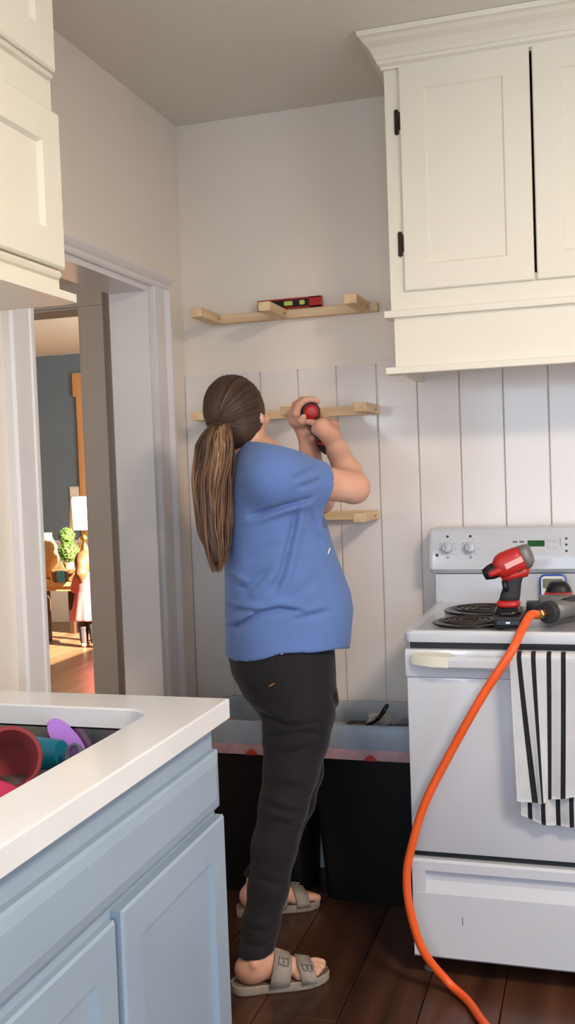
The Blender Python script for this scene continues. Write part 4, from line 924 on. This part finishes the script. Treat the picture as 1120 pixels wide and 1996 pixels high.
f.chain([bp(.015, -.04, 1.375), bp(.022, -.10, 1.352), R_SH], [.055, .058, .060], .05).cone(R_SH, R_SH+SL_AX*.185, .061, .0575, .055)
f.chain([bp(.015, .04, 1.375), bp(.022, .10, 1.355), L_SH], [.055, .06, .064], .03).cone(L_SH, L_SH+LL_AX*.185, .066, .056, .025)
f.mod((-1.16, 2.26, .80), (-.55, 3.0, 1.47), creases(CRE))
HEMB = lambda s, t: .829+.030*np.clip(-t/.17, 0, 1)*np.clip((s+.10)/.12, 0, 1)+.0012*np.sin(s*40)
def trim_shirt(F, X, Y, Z):
    s, t = st_(X, Y); hem = HEMB(s, t)-Z
    inner = F+.010; F2 = np.maximum(F, hem); hollow = np.maximum(inner, Z-.93); F2 = np.maximum(F2, -hollow)
    for ax, sh, l in ((SL_AX, R_SH, .152), (LL_AX, L_SH, .15)):
        d = (X-sh.x)*ax.x+(Y-sh.y)*ax.y+(Z-sh.z)*ax.z-l
        near = ((X-sh.x-ax.x*l)**2+(Y-sh.y-ax.y*l)**2+(Z-sh.z-ax.z*l)**2) < .12**2
        F2 = np.where(near, np.maximum(F2, d), F2)
        hol = np.maximum(inner, -(d+.03)); F2 = np.where(near, np.maximum(F2, -hol), F2)
    # neckline: tilted cut, higher at the back
    nk = (Z-1.415)+(s-.0)*.28; return np.maximum(F2, nk)
f.mod((-1.16, 2.26, .80), (-.55, 3.0, 1.47), trim_shirt)
shirt = part('t_shirt', f.mesh('t_shirt', 1), M_SHIRT, wm); shirt['label'] = 'plain blue cotton t-shirt'
# collar rib
cr = []
ring_c = bp(.006, 0, 1.413)
for k in range(33):
    a = 2*PI*k/32; s_, t_ = .0585*math.cos(a), .060*math.sin(a); cr.append(bp(.010+s_, t_, 1.4145-.28*(s_+.010)))
G(wm.location).tube([Vector(p) for p in cr], .0055, 8, cap=False).build('collar', M_SHIRT, wm, True)
mk = bp(.175, -.125, 1.109)

# --- jeans
f = Field((-1.12, 2.28, .06), (-.58, 2.95, .94), .0045)
PZ = np.array([.55, .62, .667, .714, .773, .824, .88, .94]); PB = np.array([.03, .012, -.014, -.050, -.078, -.087, -.084, -.08]); PF = np.array([.13, .16, .185, .198, .204, .204, .20, .20]); PW = np.array([.13, .165, .176, .180, .178, .172, .168, .165])
def pelv(X, Y, Z):
    s, t = st_(X, Y); zb = np.interp(Z, PZ, PB); zf = np.interp(Z, PZ, PF); w = np.interp(Z, PZ, PW); sc = (zb+zf)/2; a = (zf-zb)/2; p = 2.3
    return np.maximum(np.maximum(((np.abs((s-sc)/a)**p+np.abs(t/w)**p)**(1/p)-1)*np.minimum(a, w)*.9, .60-Z), Z-.93)
f.func((-1.12, 2.28, .55), (-.58, 2.95, .94), pelv, 0)
f.chain(R_LEG, R_RAD, .02); f.chain(L_LEG, L_RAD, .02)
JC = [([(-.03, .70), (.03, .672), (.10, .676)], .005, .007), ([(-.005, .64), (.06, .655), (.12, .645)], .004, .007), ([(.0, .60), (.08, .61)], .003, .008), ([(-.03, .47), (.05, .445)], .004, .008), ([(-.02, .43), (.06, .41)], .0035, .008),
      ([(-.07, .29), (-.01, .275)], .003, .008), ([(-.10, .17), (-.03, .155)], .0035, .007), ([(-.11, .13), (-.04, .12)], .003, .006), ([(.02, .52), (.09, .50)], .003, .008), ([(.16, .74), (.19, .66)], .004, .008)]
f.mod((-1.12, 2.28, .06), (-.58, 2.95, .94), creases(JC, .0))
def cuffs(F, X, Y, Z):
    s, t = st_(X, Y); zc = np.where(t < .03, .094+.10*(s+.08), .125)
    inner = F+.009; F2 = np.maximum(F, zc-Z); return np.maximum(F2, -np.maximum(inner, Z-(zc+.03)))
f.mod((-1.12, 2.28, .06), (-.58, 2.95, .94), cuffs)
jn = part('jeans', f.mesh('jeans', 1), M_JEANS, wm); jn['label'] = 'slim black jeans'
def near_surface(mesh_o, P, d):
    me = mesh_o.data; inv = mesh_o.location; hit, loc, no, _ = mesh_o.ray_cast(Vector(P)-Vector(d)*.5-wm.location-inv, Vector(d)); 
    return (loc+inv+wm.location, no) if hit else (Vector(P), -Vector(d))
VIEW = (bp(0, 0, .85)-Vector((0, 0, 1.335))).normalized()
bpy.context.view_layer.update()
for (s_, t_, z_) in ((-.060, -.10, .842), (.026, -.16, .858)):
    loc, no = near_surface(jn, bp(s_, t_, z_), VIEW)
    G().lathe([(.004, -.001), (.004, .0012), (.002, .002)], loc-wm.location, no, 10).build('rivet', M_CHROME, wm, True)
loc, no = near_surface(jn, bp(.002, -.15, .778), VIEW); tx = EF*.011+Vector((0, 0, .005))
G().prism([loc-wm.location-tx-Vector((0, 0, .0015)), loc-wm.location+tx-Vector((0, 0, .0015)), loc-wm.location+tx+Vector((0, 0, .0015)), loc-wm.location-tx+Vector((0, 0, .0015))], no*.002).build('pocket_stitching', mat('tan_thread', (176, 112, 52), .8), wm)
loc, no = near_surface(shirt, bp(.175, -.10, 1.109), VIEW); tx = (EF*.005+Vector((0, 0, .012))); w_ = EF*.0012
G().prism([loc-wm.location-tx-w_, loc-wm.location-tx+w_, loc-wm.location+tx+w_, loc-wm.location+tx-w_], no*.0015).build('white_paint_mark', M_WHITEP, wm)

# --- sandals
def sandal(sd):
    b = .020
    xs = [-.010, -.004, .010, .035, .07, .11, .15, .185, .215, .236, .246, .249]; wl = [.006, .020, .031, .036, .034, .034, .042, .047, .045, .036, .020, .006]; wr = [.006, .020, .031, .035, .035, .039, .043, .042, .034, .020, .008, .002]
    def outline(z, k): return [ft(sd, x, w+k, z) for x, w in zip(xs, wl)]+[ft(sd, x, -w-k, z) for x, w in zip(xs[::-1], wr[::-1])]
    g = G(wm.location); g.loft([outline(.0, -.003), outline(.003, 0), outline(.010, .001), outline(.015, .0025), outline(b+.005, .004), outline(b+.006, .001), outline(b, -.003)])
    so = g.build('sandal', M_CORK, wm, 'auto'); so['label'] = 'taupe two-strap footbed sandal'
    g = G(wm.location); g.loft([outline(b-.004, -.003), outline(b+.0006, -.0035)]); g.build('footbed', M_FOOTBED, so)
    for (x0, x1, slant, hgt, wL, wR, tilt) in ((.082, .134, .022, .088, .047, .048, .016), (.166, .206, -.004, .060, .0545, .051, .010)):
        rows = []
        for e in range(2):
            row = []
            for k in range(17):
                a = PI*k/16; y = math.cos(a); yy = (wL if y > 0 else wR)*math.copysign(abs(y)**.62, y); zz = .018+(hgt-.018+tilt*(.5-e)*1.2)*math.sin(a)**.72
                row.append(ft(sd, (x0, x1)[e]+slant*math.sin(a)*(1 if e == 0 else .6), yy, zz+.010*0))
            rows.append(row)
        g = G(wm.location); g.loft([rows[0], [p.lerp(q, .5)+Vector((0, 0, .001)) for p, q in zip(*rows)], rows[1]], False, False, closed=False)
        bmesh.ops.recalc_face_normals(g.bm, faces=g.bm.faces[:]); bmesh.ops.solidify(g.bm, geom=g.bm.faces[:], thickness=.004); stp = g.build('strap', M_SUEDE, so, True)
        k = 11; c = rows[0][k].lerp(rows[1][k], .5); tx = (rows[1][k]-rows[0][k]).normalized(); ty = (rows[0][k+1]-rows[0][k-1]).normalized(); nz = tx.cross(ty); nz = nz if nz.z > 0 else -nz
        c = c+nz*.004; gg = G(wm.location)
        w, h = .013, .009
        for (p, q) in (((-w, -h), (w, -h)), ((w, -h), (w, h)), ((w, h), (-w, h)), ((-w, h), (-w, -h)), ((0, -h), (0, h))):
            gg.tube([c+tx*p[0]+ty*p[1], c+tx*q[0]+ty*q[1]], .0016, 6)
        gg.build('buckle', mat('dull_buckle_metal', (146, 138, 128), .55, .1, metal=.6), so)
    return so
sandal('R'); sandal('L')

# --- hair: close cap, long ponytail, separate strands
MH = bpy.data.materials.new('hair_strands'); MH.use_nodes = True; nt = MH.node_tree; P_ = nt.nodes['Principled BSDF']
at = nt.nodes.new('ShaderNodeAttribute'); at.attribute_name = 'tone'; rp = nt.nodes.new('ShaderNodeValToRGB')
rp.color_ramp.elements[0].color = lin(58, 36, 25); rp.color_ramp.elements[1].color = lin(176, 134, 98); e = rp.color_ramp.elements.new(.45); e.color = lin(104, 72, 50)
nt.links.new(at.outputs['Fac'], rp.inputs['Fac']); nt.links.new(rp.outputs['Color'], P_.inputs['Base Color']); P_.inputs['Roughness'].default_value = .55
f = Field((-1.08, 2.42, 1.36), (-.80, 2.72, 1.62), .004)
f.ell(hd3(-.012, 0, .010), (.098, .079, .098), HAX).ell(hd3(-.045, 0, -.050), (.048, .055, .045), HAX, .02)
def hairline(F, X, Y, Z):
    q = [(X-HC.x)*a.x+(Y-HC.y)*a.y+(Z-HC.z)*a.z for a in HAX]
    return np.maximum(np.maximum(F, q[0]*.86-q[2]*.50-.030), q[0]*.35-q[2]*.9-.075)
f.mod((-1.08, 2.42, 1.36), (-.80, 2.72, 1.62), hairline)
hair = part('hair', f.mesh('hair', 2), M_HAIR, wm); hair['label'] = 'long brown hair tied in a low ponytail'
TIE = Vector((-.950, 2.487, 1.468))
rg = random.Random(11)
def strands(name, curves, parent):
    bm = bmesh.new(); lay = bm.verts.layers.float.new('tone'); g = G(); g.bm.free(); g.bm = bm
    for pts, r, tone in curves:
        n0 = len(bm.verts); n = len(pts); g.tube(pts, [r*(.55+.45*math.sin(PI*min(1, (i+1)/(n*.5))*.5))*(1 if i < n*.7 else max(.12, 1-(i-n*.7)/(n*.3)*.9)) for i in range(n)], 5, cap=False)
        bm.verts.ensure_lookup_table()
        for v in bm.verts[n0:]: v[lay] = tone
    return fin(name, bm, MH, parent, True)
cv = []
td = TIE-HC; tl = Vector((td.dot(HF), td.dot(HL), td.dot(HU)))
nt0 = Vector((tl.x/.098, tl.y/.080, tl.z/.098)).normalized()
for i in range(330):
    a = rg.uniform(0, 2*PI); el_ = rg.uniform(.15, 1.0)
    # start direction on the front/side hairline or crown
    d0 = Vector((rg.uniform(-.25, .62), rg.uniform(-1, 1), rg.uniform(-.25, 1.0)))
    if d0.length < .2: continue
    d0.normalize()
    if d0.x*.098*.86-d0.z*.098*.5 > .030: continue
    lift = rg.uniform(.998, 1.022); pts = []
    for k in range(10):
        t = k/9; d = d0.slerp(nt0, t*.97) if d0.dot(nt0) > -.99 else d0
        pts.append(hd3(-.012+d.x*.098*lift, d.y*.079*lift, .010+d.z*.098*lift))
    cv.append((pts, rg.uniform(.0014, .0026), max(0, min(.5, rg.gauss(.07, .07)))))
strands('scalp_strands', cv, hair)
PC = spline([TIE, (-.952, 2.464, 1.435), (-.958, 2.464, 1.383), (-.976, 2.468, 1.302), (-.979, 2.472, 1.192), (-.971, 2.474, 1.125), (-.970, 2.474, 1.076)], 8)
PR = np.interp(np.linspace(0, 1, len(PC)), [0, .08, .25, .45, .68, .84, 1], [.018, .030, .044, .045, .038, .029, .014])
f = Field((-1.08, 2.38, 1.07), (-.88, 2.56, 1.50), .004)
f.chain(PC[:-6], [max(.003, r*.66) for r in PR[:-6]], .006)
tail = part('ponytail', f.mesh('ponytail', 1), M_HAIR, wm)
cv = []
for i in range(30):                     # locks, each a bundle of strands with its own path, tone and length
    a = 2*PI*i*.382+rg.uniform(-.3, .3); q = math.sqrt((i+.5)/30); tone = max(.12, min(.95, rg.gauss(.52, .20))); ph = rg.uniform(0, 6.28); fr = rg.uniform(5, 9); am = rg.uniform(.06, .22)
    end = rg.uniform(.70, 1.0) if i % 4 else 1.0; tw_ = rg.uniform(-.7, .7)
    for j in range(18):
        b_ = rg.uniform(0, 2*PI); rb = math.sqrt(rg.random())*.30; e2 = min(1.0, end*rg.uniform(.90, 1.04)); n = int((len(PC)-1)*e2); pts = []
        for k in range(n+1):
            t = k/(len(PC)-1); aa = a+tw_*t; tap = 1-.75*max(0, (t/e2-.75)/.25); w_ = am*math.sin(t*fr+ph)*min(1, t*4)
            pts.append(PC[k]+Vector((math.cos(aa)*1.12*(q*.86+w_)+math.cos(b_)*rb*tap, math.sin(aa)*.8*(q*.86+w_)+math.sin(b_)*rb*tap, 0))*PR[k]+Vector((.003*math.sin(t*14+ph+j), 0, .003*math.sin(t*9+ph))))
        cv.append((pts, rg.uniform(.0016, .0034), max(.02, min(1, tone+rg.gauss(0, .09)))))
strands('tail_strands', cv, tail)
G().tube([TIE+Vector((.020*math.cos(2*PI*k/20), -.004, .020*math.sin(2*PI*k/20))) for k in range(21)], .005, 8, cap=False).build('hair_tie', M_BLACK, hair, True)

# --- the drill in her hands
dd = thing('cordless_drill', 'red and black cordless drill gripped in both hands of the woman', 'drill', DO); O = Vector(DO)
def dl(prof, p=2.2): 
    g = G(O); g.loft([sect(DO+DD*a+DU*o, DR, DU, w, h, 20, p) for a, w, h, o in prof]); return g
dl([(.0, .010, .010, 0), (.002, .018, .018, 0), (.008, .0225, .0225, 0), (.014, .0235, .0235, 0)]).build('tail_cap', M_RED, dd, True)
dl([(.010, .0255, .0255, 0), (.012, .0285, .0285, 0), (.026, .029, .029, 0), (.034, .028, .028, 0)]).build('rubber_bumper', M_RUBBER, dd, True)
dl([(.030, .0275, .0275, 0), (.05, .0285, .0285, 0), (.09, .0280, .0280, 0), (.10, .025, .025, 0)]).build('housing', M_RED, dd, True)
dl([(.098, .024, .024, 0), (.115, .020, .020, 0), (.128, .013, .013, 0), (.145, .0115, .0115, 0), (.147, .008, .008, 0)]).build('chuck', M_BLACK, dd, True)
G(O).tube([DO+DD*.145, DO+DD*.192], .0032, 6).build('driver_bit', M_CHROME, dd)
hv_ = (H1-H0).normalized(); g = G(O); g.loft([sect(H0+hv_*a, DR, DD, w, h, 18, 2.4) for a, w, h in ((.018, .019, .024), (.04, .0165, .021), (.08, .016, .020), (.108, .018, .023))]); g.build('grip', M_RUBBER, dd, True)
g = G(O); g.loft([sect(H0+hv_*a+DD*.006, DR, DD, w, h, 20, 4) for a, w, h in ((.105, .024, .034), (.110, .031, .046), (.122, .032, .048))]); g.build('battery_socket', M_RED, dd, 'auto')
g = G(O); g.loft([sect(H0+hv_*a+DD*.008, DR, DD, w, h, 20, 4) for a, w, h in ((.1205, .033, .050), (.150, .033, .050), (.155, .030, .047))]); g.build('battery', M_BLACK, dd, 'auto')
